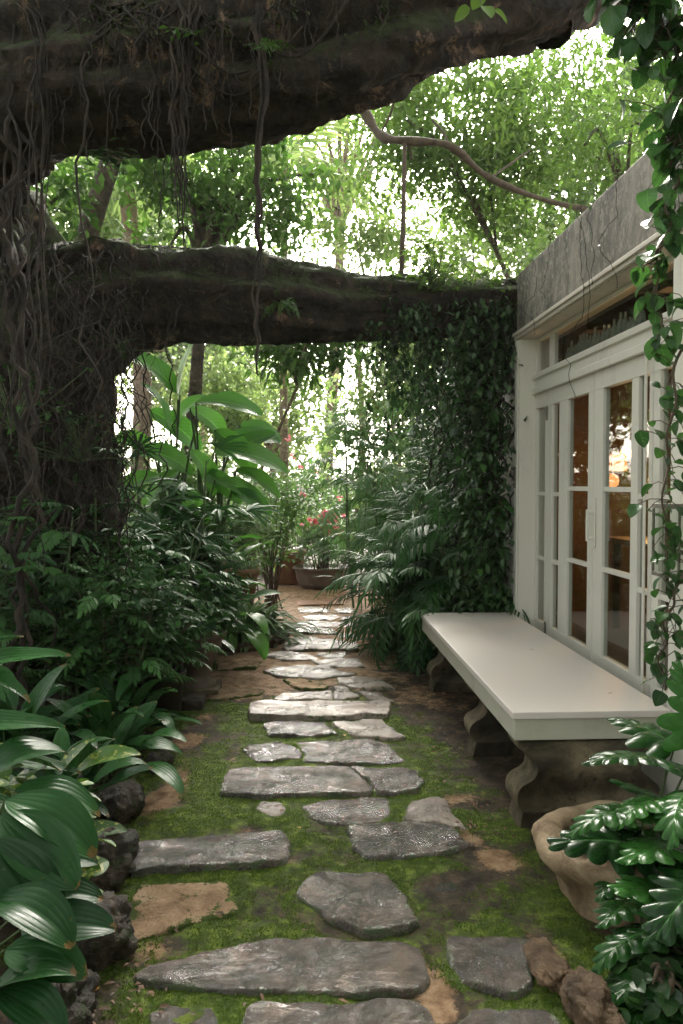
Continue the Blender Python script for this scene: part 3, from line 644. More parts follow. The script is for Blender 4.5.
# hardware
boxes('lock_plate',[(XD-.010,XD-.001,4.64,4.685,1.12,1.42)],M['white'],dB,.003)
boxes('door_handle',[(XD-.04,XD-.011,4.652,4.668,1.17,1.19),(XD-.04,XD-.011,4.652,4.668,1.32,1.34),(XD-.052,XD-.041,4.650,4.670,1.16,1.35)],M['white'],dB,.003)
t=TB(); t.tube([(XD-.022,3.925,.34),(XD-.022,3.925,2.15)],.008,8); t.build('bolt_rod',M['white'],dB)
boxes('hinge',[(XD-.008,XD-.001,5.575,5.61,.42,.52)],M['metal'],dA,.002); boxes('hinge',[(XD-.008,XD-.001,5.575,5.61,1.95,2.05)],M['metal'],dA,.002)
# interior
boxes('interior_wall',[(4.9,5.0,3.0,9.9,.3,2.83),(1.93,4.9,7.7,7.8,.3,2.83),(1.93,4.9,2.9,3.0,.3,2.83)],M['innerwall'],hs,0)
box('interior_floor',1.885,4.9,3.0,9.8,.2,.3,M['wood'],hs,0)
for yy in (4.2,5.4,6.6): box('beam',1.95,4.88,yy,yy+.14,2.55,2.80,M['wood'],hs,.005)
def lamp(px,py,Y,r,mat,label,shade='globe'):
    p=onY(px,py,Y); t=thing('pendant_lamp',label,'lamp',p,'lamps hanging inside the house')
    if shade=='globe': prof=[(.001,-r),(r*.5,-r*.87),(r*.87,-r*.5),(r,0),(r*.87,r*.5),(r*.5,r*.87),(.01,r)]
    else: prof=[(.001,-r),(r*.95,-r),(r*1.0,-r*.6),(r*.85,r*.9),(.3*r,r),(.01,r)]
    lathe('lamp_shade',prof,p,mat,t,24)
    tb=TB(); tb.tube([p+np.array((0,0,r)),(p[0],p[1],2.81)],.004,6); tb.build('cord',M['wood'],t)
    return p
p1=lamp(626,454,6.9,.055,M['lampA'],'small bright globe lamp glowing inside the house, right of the other two')
p2=lamp(618,462,6.5,.075,M['lampB'],'wide drum lamp glowing orange inside the house, left of the bright globe','drum')
p3=lamp(611.5,481,6.2,.06,M['lampB'],'lowest dim glowing lamp inside the house, beneath the drum lamp')
for p,e,s in ((p1,38,.06),(p2,30,.08)):
    l=bpy.data.lights.new('lamp_light','POINT'); l.energy=e*.085; l.color=(1,.55,.22); l.shadow_soft_size=s
    o=bpy.data.objects.new('lamp_light',l); COL.objects.link(o); o.location=(p[0]+.18,p[1]-.1,p[2]-.22)
tt=thing('dining_table','plain dark wooden table seen dimly through the door glass','table',(3.0,5.6,.3))
box('tabletop',2.55,3.45,4.9,6.6,1.02,1.06,M['wood'],tt,.006)
for ax in (2.62,3.38):
    for ay in (4.97,6.53): box('leg',ax-.03,ax+.03,ay-.03,ay+.03,.3,1.019,M['wood'],tt,.004)
# ornaments on shelf behind the transom
box('shelf',XD+.06,XD+.15,3.5,5.82,2.30,2.318,M['wood'],hs,.002)
rs=np.random.RandomState(11)
names=['tall','slim','cloudy','squat','clear','long-necked']
yy=5.46; k=0
first=None
while yy>4.25:
    h=rs.uniform(.11,.17); r=rs.uniform(.018,.026); p=np.array((XD+.10,yy,2.319))
    prof=[(.001,0),(r,0),(r,h*.62),(r*.45,h*.78),(r*.4,h),(.001,h)]
    o=lathe('glass_bottle',prof,p,M['bottle'],None,14,origin=p)
    tag(o,'slim clear glass bottle in the row on the shelf behind the transom window','bottle','glass bottles behind the transom window')
    yy-=rs.uniform(.055,.095); k+=1
# wall lantern hook on pilaster
wl=thing('wall_bracket','small rusty metal bracket on the white pilaster left of the doors','bracket',(XF-.01,5.93,1.55))
t=TB(); t.tube(spline([(XF-.012,5.94,1.52),(XF-.05,5.93,1.50),(XF-.075,5.92,1.56),(XF-.05,5.91,1.64)],14),.008,8); t.build('hook',M['metal'],wl)
boxes('back_plate',[(XF-.020,XF-.0125,5.915,5.965,1.47,1.63)],M['metal'],wl,.002)
# lantern at right edge
p=np.array((XF-.10,3.20,1.13)); ln=thing('wall_lantern','dark-framed glass lantern on the white wall at the right edge','lantern',p)
boxes('lantern_frame',[(p[0]-.06,p[0]+.06,p[1]-.06,p[1]+.06,p[2]-.008,p[2]+.008),(p[0]-.06,p[0]+.06,p[1]-.06,p[1]+.06,p[2]+.27,p[2]+.29)]+[(p[0]+a,p[0]+a+.01,p[1]+c,p[1]+c+.01,p[2]+.009,p[2]+.269) for a in (-.06,.05) for c in (-.06,.05)]+[(p[0]+.061,XF-.002,p[1]-.012,p[1]+.012,p[2]+.27,p[2]+.285)],M['metal'],ln,.001)
box('pane',p[0]-.049,p[0]+.049,p[1]-.049,p[1]+.049,p[2]+.01,p[2]+.268,M['glass'],ln,0)
# ------------------------------------------------------------------ banyan
LS=smallleaf(.5,.15,.2)
by=thing('banyan_tree','huge banyan with two thick mossy limbs arching over the path and hanging roots','tree',(-1.9,5.8,0))
def ridges(seed,amp=.16,freq=2.2):
    def f(P,u,v,th,rr):
        out=rr.copy()
        for i in range(len(P)):
            for j in range(len(th)):
                d=Vector((math.cos(th[j])*1.1,math.sin(th[j])*1.1,0)); q=Vector(P[i])
                a=noise.noise(d*freq+q*.55+Vector((seed,0,0)))+.55*noise.noise(q*2.0+d*2.4+Vector((0,seed,0)))+.4*noise.noise(q*6+d*6)+.22*noise.noise(q*16+d*8)
                out[i,j]*=1+amp*a
        return out
    return f
def limb(name,ctrl,ns=56,n=170,amp=.34,seed=0,parent=by,mat=None):
    P=np.array([onY(a,b,c) for a,b,c,_ in ctrl]); rad=np.array([d*c/F for _,_,c,d in ctrl])
    C=spline(np.hstack([P,rad[:,None]]),n); t=TB(); t.tube(C[:,:3],C[:,3],ns,ridges(seed,amp)); t.build(name,mat or M['bark'],parent); return C
L1=limb('limb',[(-150,175,5.7,100),(-60,125,5.3,96),(0,92,4.9,80),(60,80,4.5,70),(130,74,4.3,65),(200,72,4.2,63),(270,66,4.15,64),(340,42,4.1,66),(400,18,4.1,64),(470,-8,4.2,60),(540,-30,4.3,60),(600,-70,4.5,58),(720,-160,5.0,55)],seed=1)
L2=limb('limb',[(-20,380,5.9,60),(40,330,5.9,62),(95,303,5.9,55),(150,296,5.95,44),(220,296,6.0,40),(290,299,6.1,35),(350,306,6.2,29),(410,308,6.25,27),(470,310,6.3,26),(520,306,6.35,26),(590,296,6.6,24),(680,280,7.2,22)],seed=5)
# trunk
C=spline([(-1.95,5.95,-.2,.85),(-1.95,5.95,.3,.72),(-1.92,5.95,1.2,.55),(-1.88,5.93,2.0,.52),(-2.2,5.9,2.8,.56),(-2.75,5.8,3.6,.56),(-3.2,5.7,4.6,.52),(-2.9,5.9,6.0,.42),(-3.2,6.2,8.2,.25)],90)
t=TB(); t.tube(C[:,:3],C[:,3],64,ridges(9,.42,3.0)); t.build('trunk',M['bark'],by)
# upper forks carrying the crown
rs=np.random.RandomState(21); t=TB(); tips=[]
for s in ([(-2.5,5.7,4.5),(-1.2,4.6,6.2),(.6,3.2,7.6)],[(-2.5,5.7,4.5),(-2.6,3.5,6.0),(-2.2,.8,7.2)],[(1.3,4.3,3.95),(1.9,4.6,5.2),(2.4,5.2,7.0)],[(.7,4.2,3.75),(.9,3.0,5.4),(.9,1.0,7.0)]):
    C=spline(s,24); t.tube(C,np.linspace(.16,.05,24),10); tips.append(C[-1])
t.build('upper_branches',M['bark'],by)
def crown_pts(rs,c,r,n,shell=.55):
    P=rs.randn(n,3); P/=np.linalg.norm(P,axis=1)[:,None]; P*=(shell+(1-shell)*rs.rand(n,1))**1; return np.asarray(c)+P*np.asarray(r)
def fill(buf,rs,cl,nper,tm,size,cr,flat=.6,pit=(-1.1,.2)):
    for c in cl:
        k=int(nper*rs.uniform(.5,1.5)); off=rs.randn(k,3)*np.array((cr,cr,cr*flat))*rs.uniform(.7,1.3)
        Ms=rot(rs.rand(k)*6.28,rs.uniform(pit[0],pit[1],k),rs.uniform(-.7,.7,k))*(size*rs.uniform(.6,1.25,k))[:,None,None]
        buf.many(tm,Ms,c+off,np.clip(rs.uniform(.15,.85)+rs.uniform(-.22,.22,k),0,1))
LS=smallleaf(.5,.15,.2); LN=smallleaf(.3,.2,.2)
b=Buf()
fill(b,rs,crown_pts(rs,(.2,3.6,7.6),(3.9,5.2,1.0),120,.25),120,LS,.15,.42)  # overhead crown out of view, widened to shade the bench and path
for cc,rr,nn in (((.3,-3.6,3.6),(4.6,1.4,4.2),110),((-4.9,1.2,3.2),(1.2,4.2,3.6),90),((3.2,-.5,4.8),(2.4,2.6,.9),34)):  # unseen leaf masses added behind and beside the camera to block sky light
    fill(b,rs,crown_pts(rs,cc,rr,nn,.2),60,LS,.26,.5)
b.build('crown',M['canopy'],by)
# aerial roots : individual strands
def hang(top,length,r,wig,rs,n=26,lean=(0,0)):
    z=np.linspace(0,-length,n); sd=rs.rand()*90; t=np.linspace(0,1,n); f=rs.uniform(1.2,2.6)
    w=[[fbm(-zz*f,sd+o,0,5,.55)-fbm(0,sd+o,0,5,.55) for zz in z] for o in (0,7.3)]
    x=wig*4*np.array(w[0])+lean[0]*t; y=wig*4*np.array(w[1])+lean[1]*t
    return np.stack([top[0]+x,top[1]+y,top[2]+z],1)
def wraproot(C,i,r,rs,length,side=-1,start=1.2):
    """strand that lies over the limb and then hangs free on the camera side"""
    c=C[i,:3]; R0=C[i,3]*1.06; dr=rs.uniform(-.25,.25); pts=[]
    for a in np.linspace(start,-.15,9):
        s=(start-a)/start
        j=int(np.clip(i+dr*s*30,0,len(C)-1)); cc=C[j,:3]; rr=C[j,3]*(1.05+.06*rs.rand())
        pts.append((cc[0]+.03*rs.randn()*.5,cc[1]+side*rr*math.cos(a),cc[2]+rr*math.sin(a)))
    pts=np.array(pts); h=hang(pts[-1],length,r,.010+.018*rs.rand(),rs,22)
    return np.vstack([spline(pts,14),h[1:]])
rs=np.random.RandomState(33)
def add_root(P,r,tip=.45,ns=7,mat=None):
    t=TB(); k=len(P); rr=np.linspace(r,r*tip,k)*(1+.15*np.sin(np.linspace(0,20,k)+rs.rand()*6)); t.tube(P,rr,ns); t.build('aerial_root',mat or M['root'],by)
NR=0
def idx(C,px):
    best=0;bd=1e9
    for i,c in enumerate(C[:,:3]):
        v=c-np.array((0,0,H)); dd=v@fw; x_=341.5+F*(v@rt)/dd
        if abs(x_-px)<bd: bd=abs(x_-px);best=i
    return best
# bundles hanging from upper limb : (px, count, length range, radius range)
for px,sp,cnt,(l0,l1),(r0,r1) in ((203,12,4,(.3,.8),(.004,.008)),(28,24,6,(1.2,2.6),(.003,.010)),(100,36,4,(.3,.9),(.003,.007)),(150,30,3,(.2,.7),(.003,.006)),(285,8,2,(.05,.16),(.003,.005))):
    for _ in range(cnt):
        i=idx(L1,px+rs.randn()*sp*.5); add_root(wraproot(L1,i,0,rs,rs.uniform(l0,l1),start=rs.uniform(.9,1.4)),rs.uniform(r0,r1)); NR+=1
# twisted bundles: strands winding about one another
def bundle(px,length,cnt,rad,r0,r1,sd):
    rs2=np.random.RandomState(sd); i=idx(L1,px); core=wraproot(L1,i,0,rs2,length,start=1.3); core[14:,:2]=core[13,:2]+(core[14:,:2]-core[13,:2])*.35; n_=len(core); tt_=np.linspace(0,1,n_)
    for k in range(cnt):
        ph=rs2.rand()*6.28; fq=rs2.uniform(3,9); e=int(n_*rs2.uniform(.55,1.0)) if k else n_; w_=rad*(.4+.9*np.abs(np.sin(tt_*rs2.uniform(3,7)+ph)))*rs2.uniform(.5,1.3)
        P=core+np.stack([w_*np.cos(tt_*fq+ph),w_*.8*np.sin(tt_*fq+ph),0*tt_],1)+np.array([[fbm(q*9,ph+k,0)*.02,fbm(q*9,ph+k+4,0)*.02,0] for q in tt_])
        add_root(P[:max(6,e)],rs2.uniform(r0,r1),.5)
bundle(274,1.55,11,.010,.004,.012,1); bundle(205,1.05,13,.038,.003,.010,2); bundle(193,.62,6,.03,.004,.009,3); bundle(36,2.2,8,.05,.002,.007,4)
# from lower limb
for px,cnt,(l0,l1),(r0,r1) in ((60,7,(1.0,2.2),(.006,.018)),(120,6,(.4,1.9),(.004,.013)),(175,4,(.1,.45),(.003,.006)),(230,3,(.05,.35),(.003,.006)),(450,3,(.4,.9),(.003,.008)),(505,5,(1.0,2.2),(.005,.015))):
    for _ in range(cnt):
        i=idx(L2,px+rs.randn()*16); add_root(wraproot(L2,i,0,rs,rs.uniform(l0,l1),start=rs.uniform(.9,1.4)),rs.uniform(r0,r1)); NR+=1
# thick roots fused on trunk and at the far left reaching the ground
for k in range(8):
    px=-10+k*17+rs.uniform(-5,5); Y=5.35+.3*rs.rand()-abs(px-60)*.0; top=onY(px,300,Y); add_root(hang(top,top[2]-.02,0,.05,rs,40,(rs.uniform(-.1,.1),-.1)),rs.uniform(.005,.015),.7,8); NR+=1
for px,Y,r in ((16,4.2,.018),(22,4.25,.013),(9,4.3,.016),(40,4.5,.010)):
    top=onY(px,90,Y); add_root(hang(top,top[2]-.05,0,.03,rs,46),r,.9,8); NR+=1
print('roots',NR)
# fine rootlets
t=TB()
for k in range(150):
    Lb=L1 if rs.rand()<.5 else L2
    i=int(rs.uniform(.06,.62)*len(Lb)) if Lb is L1 else int(rs.uniform(.1,.9)*len(Lb))
    t.tube(wraproot(Lb,i,0,rs,rs.uniform(.03,.4)*(1.8 if i<50 else 1),start=rs.uniform(.5,1.5))[::2],rs.uniform(.0012,.0035),4)
for k in range(130):
    px=rs.uniform(-20,135); Y=rs.uniform(4.9,5.5); top=onY(px,rs.uniform(240,420),Y); t.tube(hang(top,rs.uniform(.4,2.0),0,.05,rs,18),rs.uniform(.0015,.005),4)
# strands creeping along the limbs
for Lb,nn in ((L1,24),(L2,30)):
    for k in range(nn):
        a0=rs.uniform(-.9,2.2); i0=rs.randint(10,100); ln_=rs.randint(12,34); pts=[]
        for s in range(0,ln_,3):
            i=min(len(Lb)-1,i0+s); a=a0+.35*math.sin(s*.2+k); rr=Lb[i,3]*1.07
            pts.append((Lb[i,0],Lb[i,1]-rr*math.cos(a),Lb[i,2]+rr*math.sin(a)))
        t.tube(spline(pts,16),rs.uniform(.003,.008),5)
o=t.build('rootlets',M['root'],by); o['kind']='stuff'
b=Buf()
for Lb,R_,nn in ((L1,(0,150),15000),(L2,(20,160),9000)):
    ii_=rs.randint(R_[0],R_[1],nn); aa=rs.uniform(-.5,2.6,nn)
    for i,a in zip(ii_,aa):
        f=fbm(Lb[i,0]*3.5,a*1.6,Lb[i,2]*3+i*.001)
        if f+.22*math.sin(a)<.12: continue
        rr=Lb[i,3]*(1.04+.05*rs.rand()); b.add(LS,rot(np.array(rs.rand()*6.28),np.array(rs.uniform(-1.2,.6)),np.array(rs.uniform(-.8,.8)))*rs.uniform(.012,.034),(Lb[i,0]+rs.randn()*.02,Lb[i,1]-rr*math.cos(a),Lb[i,2]+rr*math.sin(a)),rs.rand())
o=b.build('moss_growth',M['barkmoss'],by); o['kind']='stuff'
# thin bough with a hanging stem
br=thing('slender_tree','thin crooked bough with a straight hanging stem crossing the gap between the limbs','branch',onY(404,276,6.2))
t=TB(); P=spline([onY(*q) for q in ((330,60,7.2),(362,108,7.0),(380,135,6.8),(404,141,6.6),(450,146,6.6),(490,178,6.8),(560,204,7.2),(640,215,8))],50)
t.tube(P,np.linspace(.045,.02,50)*(1+.2*np.sin(np.arange(50)*.9)),9)
for a,b_ in (((450,146,6.6),(432,120,6.9)),((380,135,6.8),(395,100,6.7)),((490,178,6.8),(530,150,7.4)),((404,141,6.6),(412,160,6.7))): t.tube(spline([onY(*a),(onY(*a)+onY(*b_))/2+.02,onY(*b_)],8),.01,5)
t.build('bough',M['woody'],br)
t=TB(); P=spline([onY(*q) for q in ((405,138,6.6),(404,180,6.5),(403,230,6.3),(401,282,6.2))],24); t.tube(P,np.linspace(.016,.022,24),8); t.build('stem',M['woody'],br)
# ------------------------------------------------------------------ plants
def petiole(t,a,b,r,sag=.15,n=6):
    a=np.asarray(a,float); b=np.asarray(b,float); m=(a+b)/2; m[2]+=np.linalg.norm(b[:2]-a[:2])*sag*2+.0
    t.tube(spline([a,m,b],n),np.linspace(r,r*.6,n),5)
TA=[blade(9,.30,.75,.8,c,.35,2,seed=k,wave=.006) for k,c in enumerate((.7,1.1,1.5,.4))]
TL2=[blade(10,.23,.75,.8,c,.4,4,seed=k,wave=.01) for k,c in enumerate((.7,1.1,1.5,.4))]
TW=[blade(9,.40,.8,.75,c,.3,4,seed=k,wave=.01) for k,c in enumerate((.6,1.0,1.4))]
TPL=[blade(12,.50,.75,.75,c,.25,12,pleat=.007,seed=k,wave=.01) for k,c in enumerate((.6,1.0,1.3))]
TSP=[blade(8,.075,.35,.6,c,.5,2,seed=k) for k,c in enumerate((1.2,1.7,2.2))]
TFAN=[fan(9,2.7,.13,.5,1),fan(8,2.3,.12,.8,2),fan(10,3.0,.12,.6,3)]
TPIN=[pinnate(7,.34,.3,.8,1.0,.2,.2,.5,1),pinnate(6,.36,.34,.5,1.0,.2,.3,.5,2)]
TPALM=[pinnate(13,.36,.10,1.1,.85,.12,.3,.6,1,4,.02),pinnate(14,.42,.11,.7,.8,.12,.3,.6,2,4,.02),pinnate(15,.4,.1,1.5,.9,.12,.3,.6,3,4,.02)]
TLOB=[lobed(6,.6,1,.5),lobed(7,.9,2,.46),lobed(5,.4,3,.52)]
TBIG=[blade(14,.40,.55,.55,c,.25,6,wave=.014,seed=k) for k,c in enumerate((.5,.9,1.3))]
THEART=[blade(7,.78,.42,.75,c,.25,4,seed=k,wave=.01) for k,c in enumerate((.4,.8))]
def rosette(name,label,cat,c,n,ln,tm,mat,elev=(.3,1.3),pet=(.1,.2),yawr=(0,6.283),seed=0,group=None,pr=.005,spread=.06,stem='stem',smat=None,foli='foliage',h0=0):
    rs=np.random.RandomState(seed); c=np.array(c,float); P=thing(name,label,cat,c,group); b=Buf(); t=TB()
    for k in range(n):
        yw=rs.uniform(*yawr); e=rs.uniform(*elev); l=rs.uniform(*ln); pl=rs.uniform(*pet)
        dr=np.array((-math.sin(yw),math.cos(yw),0)); e2=min(1.5,e+.35)
        a=c+np.array((rs.randn()*spread,rs.randn()*spread,h0*rs.rand())); q=a+(dr*math.cos(e2)+np.array((0,0,math.sin(e2))))*pl
        petiole(t,a,q,pr,.03)
        b.add(tm[rs.randint(len(tm))],rot(np.array(yw),np.array(e),np.array(rs.uniform(-.35,.35)))*l,q,rs.rand())
    b.build(foli,mat,P); t.build(stem,smat or M['stem'],P); return P
def canes(name,label,cat,c,n,hts,ln,tm,mat,per=7,spread=.25,seed=0,group=None,lean=.1,smat=None,elev=(-.2,.9),pet=(.1,.25),z0=.25,rr=.012,yawr=(0,6.283)):
    rs=np.random.RandomState(seed); c=np.array(c,float); P=thing(name,label,cat,c,group); b=Buf(); t=TB()
    for k in range(n):
        base=c+np.array((rs.randn()*spread,rs.randn()*spread,-.02)); h=rs.uniform(*hts); tip=base+np.array((rs.randn()*lean*h,rs.randn()*lean*h,h))
        C=spline([base,(base+tip)/2+np.array((rs.randn()*.03,rs.randn()*.03,0)),tip],10); t.tube(C,np.linspace(rr,rr*.5,10),6)
        for j in range(per):
            f=z0+(1-z0)*(j+rs.rand())/per; a=base+(tip-base)*f; yw=rs.uniform(*yawr); e=rs.uniform(*elev)*(.5+f*.5)
            dr=np.array((-math.sin(yw),math.cos(yw),0)); pl=rs.uniform(*pet); q=a+(dr*math.cos(e+.3)+np.array((0,0,math.sin(e+.3))))*pl
            petiole(t,a,q,rr*.3,.03,5)
            b.add(tm[rs.randint(len(tm))],rot(np.array(yw),np.array(e),np.array(rs.uniform(-.4,.4)))*rs.uniform(*ln),q,rs.rand())
    b.build('foliage',mat,P); t.build('stem',smat or M['stem'],P); return P
def G(x,y): return (x,y,gz(x,y))
def shrub(name,label,cat,c,r,hc,ncl,nper,tm,size,cr,mat,seed=0,group=None,smat=None,pit=(-.9,.4),nst=7,flat=.7):
    """woody shrub: stems to leaf clusters"""
    rs=np.random.RandomState(seed); c=np.array(c,float); P=thing(name,label,cat,c,group); b=Buf(); t=TB()
    cl=crown_pts(rs,c+np.array((0,0,hc)),r,ncl,.35); cl[:,2]=np.maximum(cl[:,2],c[2]+.06)
    fill(b,rs,cl,nper,tm,size,cr,flat,pit)
    for q in cl[:nst*3]:
        a=c+np.array((rs.randn()*.05,rs.randn()*.05,-.02)); t.tube(spline([a,(a+q)/2+np.array((0,0,.1)),q],8),np.linspace(.012,.003,8),5)
    b.build('foliage',mat,P); t.build('stem',smat or M['woody'],P); return P
# ---- left foreground
BG='broad-leaved plants along the left edge'
rosette('broad_leaved_plant','dark green broad-leaved clump arching over the moss, nearest the low rocks','plant',G(-.98,4.0),34,(.28,.42),TA,M['aspid'],(.1,1.2),(.08,.2),seed=1,group=BG)
rosette('broad_leaved_plant','broad-leaved clump with shining arched leaves beside the black pot','plant',G(-1.0,4.55),30,(.26,.38),TA,M['aspid'],(.1,1.2),(.08,.2),seed=2,group=BG)
rosette('broad_leaved_plant','dense dark clump behind the long horizontal leaf at the left edge','plant',G(-1.35,3.75),34,(.3,.45),TA,M['aspid'],(.3,1.3),(.12,.3),seed=3,group=BG)
rosette('broad_leaved_plant','low dark clump leaning over the rounded rock','plant',G(-1.02,3.35),26,(.22,.34),TA,M['aspid'],(.1,1.1),(.08,.22),seed=4,group=BG)
# long horizontal leaves
pl=thing('long_leaved_plant','plant with very long smooth leaves stretching in from the left edge','plant',G(-1.5,2.75)); b=Buf(); t=TB(); rs=np.random.RandomState(8)
for q,yw,e,l,k in (((-1.32,3.05,.80),-1.45,.22,.38,3),((-1.3,2.75,.66),-1.5,.12,.42,3),((-1.25,2.7,.56),-1.2,.1,.38,0),((-1.35,2.9,.84),-.9,.35,.32,3),((-1.2,2.6,.50),-1.7,.0,.36,0),((-1.35,3.1,.75),-2.0,.3,.36,1),((-1.25,2.9,.5),-1.2,-.1,.40,3),((-1.3,3.2,.72),-.6,.4,.36,1),((-1.2,2.5,.42),-1.45,.1,.36,0)):
    b.add(TL2[k],rot(np.array(yw),np.array(e),np.array(rs.uniform(-.5,.5)))*l*1.15,q,rs.rand()); petiole(t,(-1.5,2.75,.05),q,.006,.0,8)
b.build('foliage',M['aspid'],pl); t.build('stem',M['stem'],pl)
# pleated leaves bottom-left
pl=thing('pleated_leaf_plant','plant with huge pleated blue-green leaves in the bottom left corner','plant',G(-1.05,2.15)); b=Buf(); t=TB()
rs=np.random.RandomState(77)
for (px,py,Y,tx,ty,dY,l,k,rl) in ((5,800,2.45,92,862,-.1,.34,1,.3),(0,815,2.4,60,905,-.15,.34,0,.5),(15,790,2.6,95,815,.05,.3,1,.2),(-10,840,2.3,40,940,-.1,.32,1,.6),(20,930,2.25,98,945,-.05,.28,0,.4),(5,950,2.2,70,985,-.1,.26,1,.5),(-10,900,2.2,50,930,-.1,.3,2,.2),(10,860,2.5,110,880,0,.27,0,.3),(0,990,2.1,45,1030,-.1,.24,1,.3),(-20,780,2.6,30,760,.1,.32,2,.2),(30,900,2.4,115,905,0,.22,1,.4),(-15,1000,2.1,30,980,0,.26,2,0)):
    q=onY(px,py,Y); e_=onY(tx,ty,Y+dY); dv=e_-q; yw=math.atan2(-dv[0],dv[1]); el=math.atan2(dv[2],math.hypot(dv[0],dv[1]))+.35
    b.add(TPL[k],rot(np.array(yw),np.array(el),np.array(rl))*l,q,rs.rand()); petiole(t,(-1.08,2.25,.03),q,.006,.0,8)
b.build('foliage',M['pleat'],pl); t.build('stem',M['stem'],pl)
shrub('speckled_shrub','low shrub with yellow-speckled leaves between the pleated leaves and the rocks','shrub',G(-.93,2.72),(.2,.22,.22),.26,26,9,THEART[0],.085,.06,M['croton'],1,pit=(-.5,.5))
rosette('speckled_plant','plant with one yellow-green speckled leaf under the long leaves','plant',G(-1.1,2.95),12,(.2,.3),TW,M['croton'],(.1,.9),(.15,.35),seed=5)
# left mid shrubs
shrub('leafy_shrub','dense dark shrub of small glossy leaves in front of the black pot','shrub',G(-1.15,5.0),(.5,.42,.45),.58,95,34,LS,.055,.085,M['shrub'],3)
canes('compound_leaf_shrub','feathery dark shrub with small paired leaflets at the far left','shrub',G(-1.62,4.75),17,(.6,1.25),(.17,.27),TPIN,M['shrub'],15,.25,4,lean=.15,elev=(-.2,.7))
canes('compound_leaf_shrub','feathery shrub with small paired leaflets in front of the fan palms','shrub',G(-1.25,5.25),16,(.6,1.1),(.17,.26),TPIN,M['shrub'],15,.24,5,lean=.15,elev=(-.2,.7))
canes('fan_palm','lady palm with dark finger-like fans in front of the banyan trunk','palm',G(-1.75,5.35),9,(.9,1.5),(.24,.32),TFAN,M['rhapis'],7,.22,6,group='lady palms behind the left shrubs')
canes('fan_palm','lady palm with dark finger-like fans right of the banyan trunk','palm',G(-1.2,6.1),11,(.9,1.65),(.26,.36),TFAN,M['rhapis'],7,.25,7,group='lady palms behind the left shrubs')
canes('fan_palm','lady palm with pale-lit fans just left of the big paddle leaves','palm',G(-.95,6.6),10,(.8,1.4),(.26,.36),TFAN,M['rhapis'],7,.13,8,group='lady palms behind the left shrubs')
canes('fan_palm','lady palm low behind the urn at the left of the path','palm',G(-1.25,7.0),8,(.4,.8),(.2,.3),TFAN,M['bamboo'],6,.15,9,group='lady palms behind the left shrubs')
rosette('large_leaved_plant','tall dark plant with large drooping leaves against the banyan trunk','plant',G(-1.45,6.5),30,(.36,.52),TW,M['aspid'],(.0,1.0),(.5,1.15),seed=91,pr=.008)
rosette('large_leaved_plant','large glossy-leaved plant half way up between the fan palms and the paddle leaves','plant',G(-1.0,6.9),26,(.32,.46),TW,M['aloc'],(-.1,.9),(.45,1.1),seed=92,pr=.008)
shrub('leafy_shrub','fine-leaved shrub rising behind the urn to the foot of the paddle leaves','shrub',G(-.95,6.5),(.36,.36,.5),.75,70,30,LS,.055,.08,M['shrub'],93)
# big paddle leaves
pl=thing('paddle_leaf_plant','tall plant with big bright paddle-shaped leaves left of the path','plant',G(-1.0,7.3)); b=Buf(); t=TB(); rs=np.random.RandomState(9)
for (px,py,Y,tx,ty,l,k,rl) in ((178,400,7.2,190,345,.62,0,.9),(180,395,7.2,140,368,.62,1,-.2),(196,402,7.2,255,415,.55,1,-.3),(190,408,7.3,212,440,.55,2,.9),(214,452,7.1,280,472,.62,1,-.3),(236,470,7.0,283,502,.45,1,.1),(150,440,7.3,118,455,.5,2,-.3),(165,440,7.2,172,480,.5,1,.5),(205,395,7.5,185,430,.5,2,.2),(128,420,7.4,120,460,.45,2,0),(225,440,7.4,295,445,.5,1,.1),(150,410,7.6,180,440,.55,1,.5),(215,430,7.3,240,480,.5,2,.3),(240,425,7.6,278,440,.4,1,.2),(135,450,7.0,165,470,.5,2,.2),(200,470,7.0,235,505,.42,1,.1),(180,470,7.0,150,505,.42,1,.1),(215,480,6.9,262,500,.4,0,.2),(190,450,6.95,205,500,.45,2,.3),(160,475,6.9,130,490,.4,1,.2),(225,455,7.3,262,440,.45,0,.4),(170,430,7.3,150,395,.45,1,.3),(232,490,6.9,270,520,.36,1,.2),(175,485,6.85,190,520,.4,2,.1)):
    q=onY(px,py,Y); e_=onY(tx,ty,Y+rs.uniform(-.15,.1)); dv=e_-q; yw=math.atan2(-dv[0],dv[1]); el=math.atan2(dv[2],math.hypot(dv[0],dv[1]))+(.3 if k==1 else .5 if k==2 else .15)
    b.add(TBIG[k],rot(np.array(yw),np.array(el),np.array((.75 if dv[0]>0 else -.75)+rl*.3))*l*1.12,q,rs.rand()); base=np.array(G(-1.0+rs.randn()*.15,7.3+rs.randn()*.1)); t.tube(spline([base,(base+q)/2+np.array((0,0,.1)),q],10),np.linspace(.022,.008,10),6)
b.build('foliage',M['aloc'],pl); t.build('stem',M['stem'],pl)
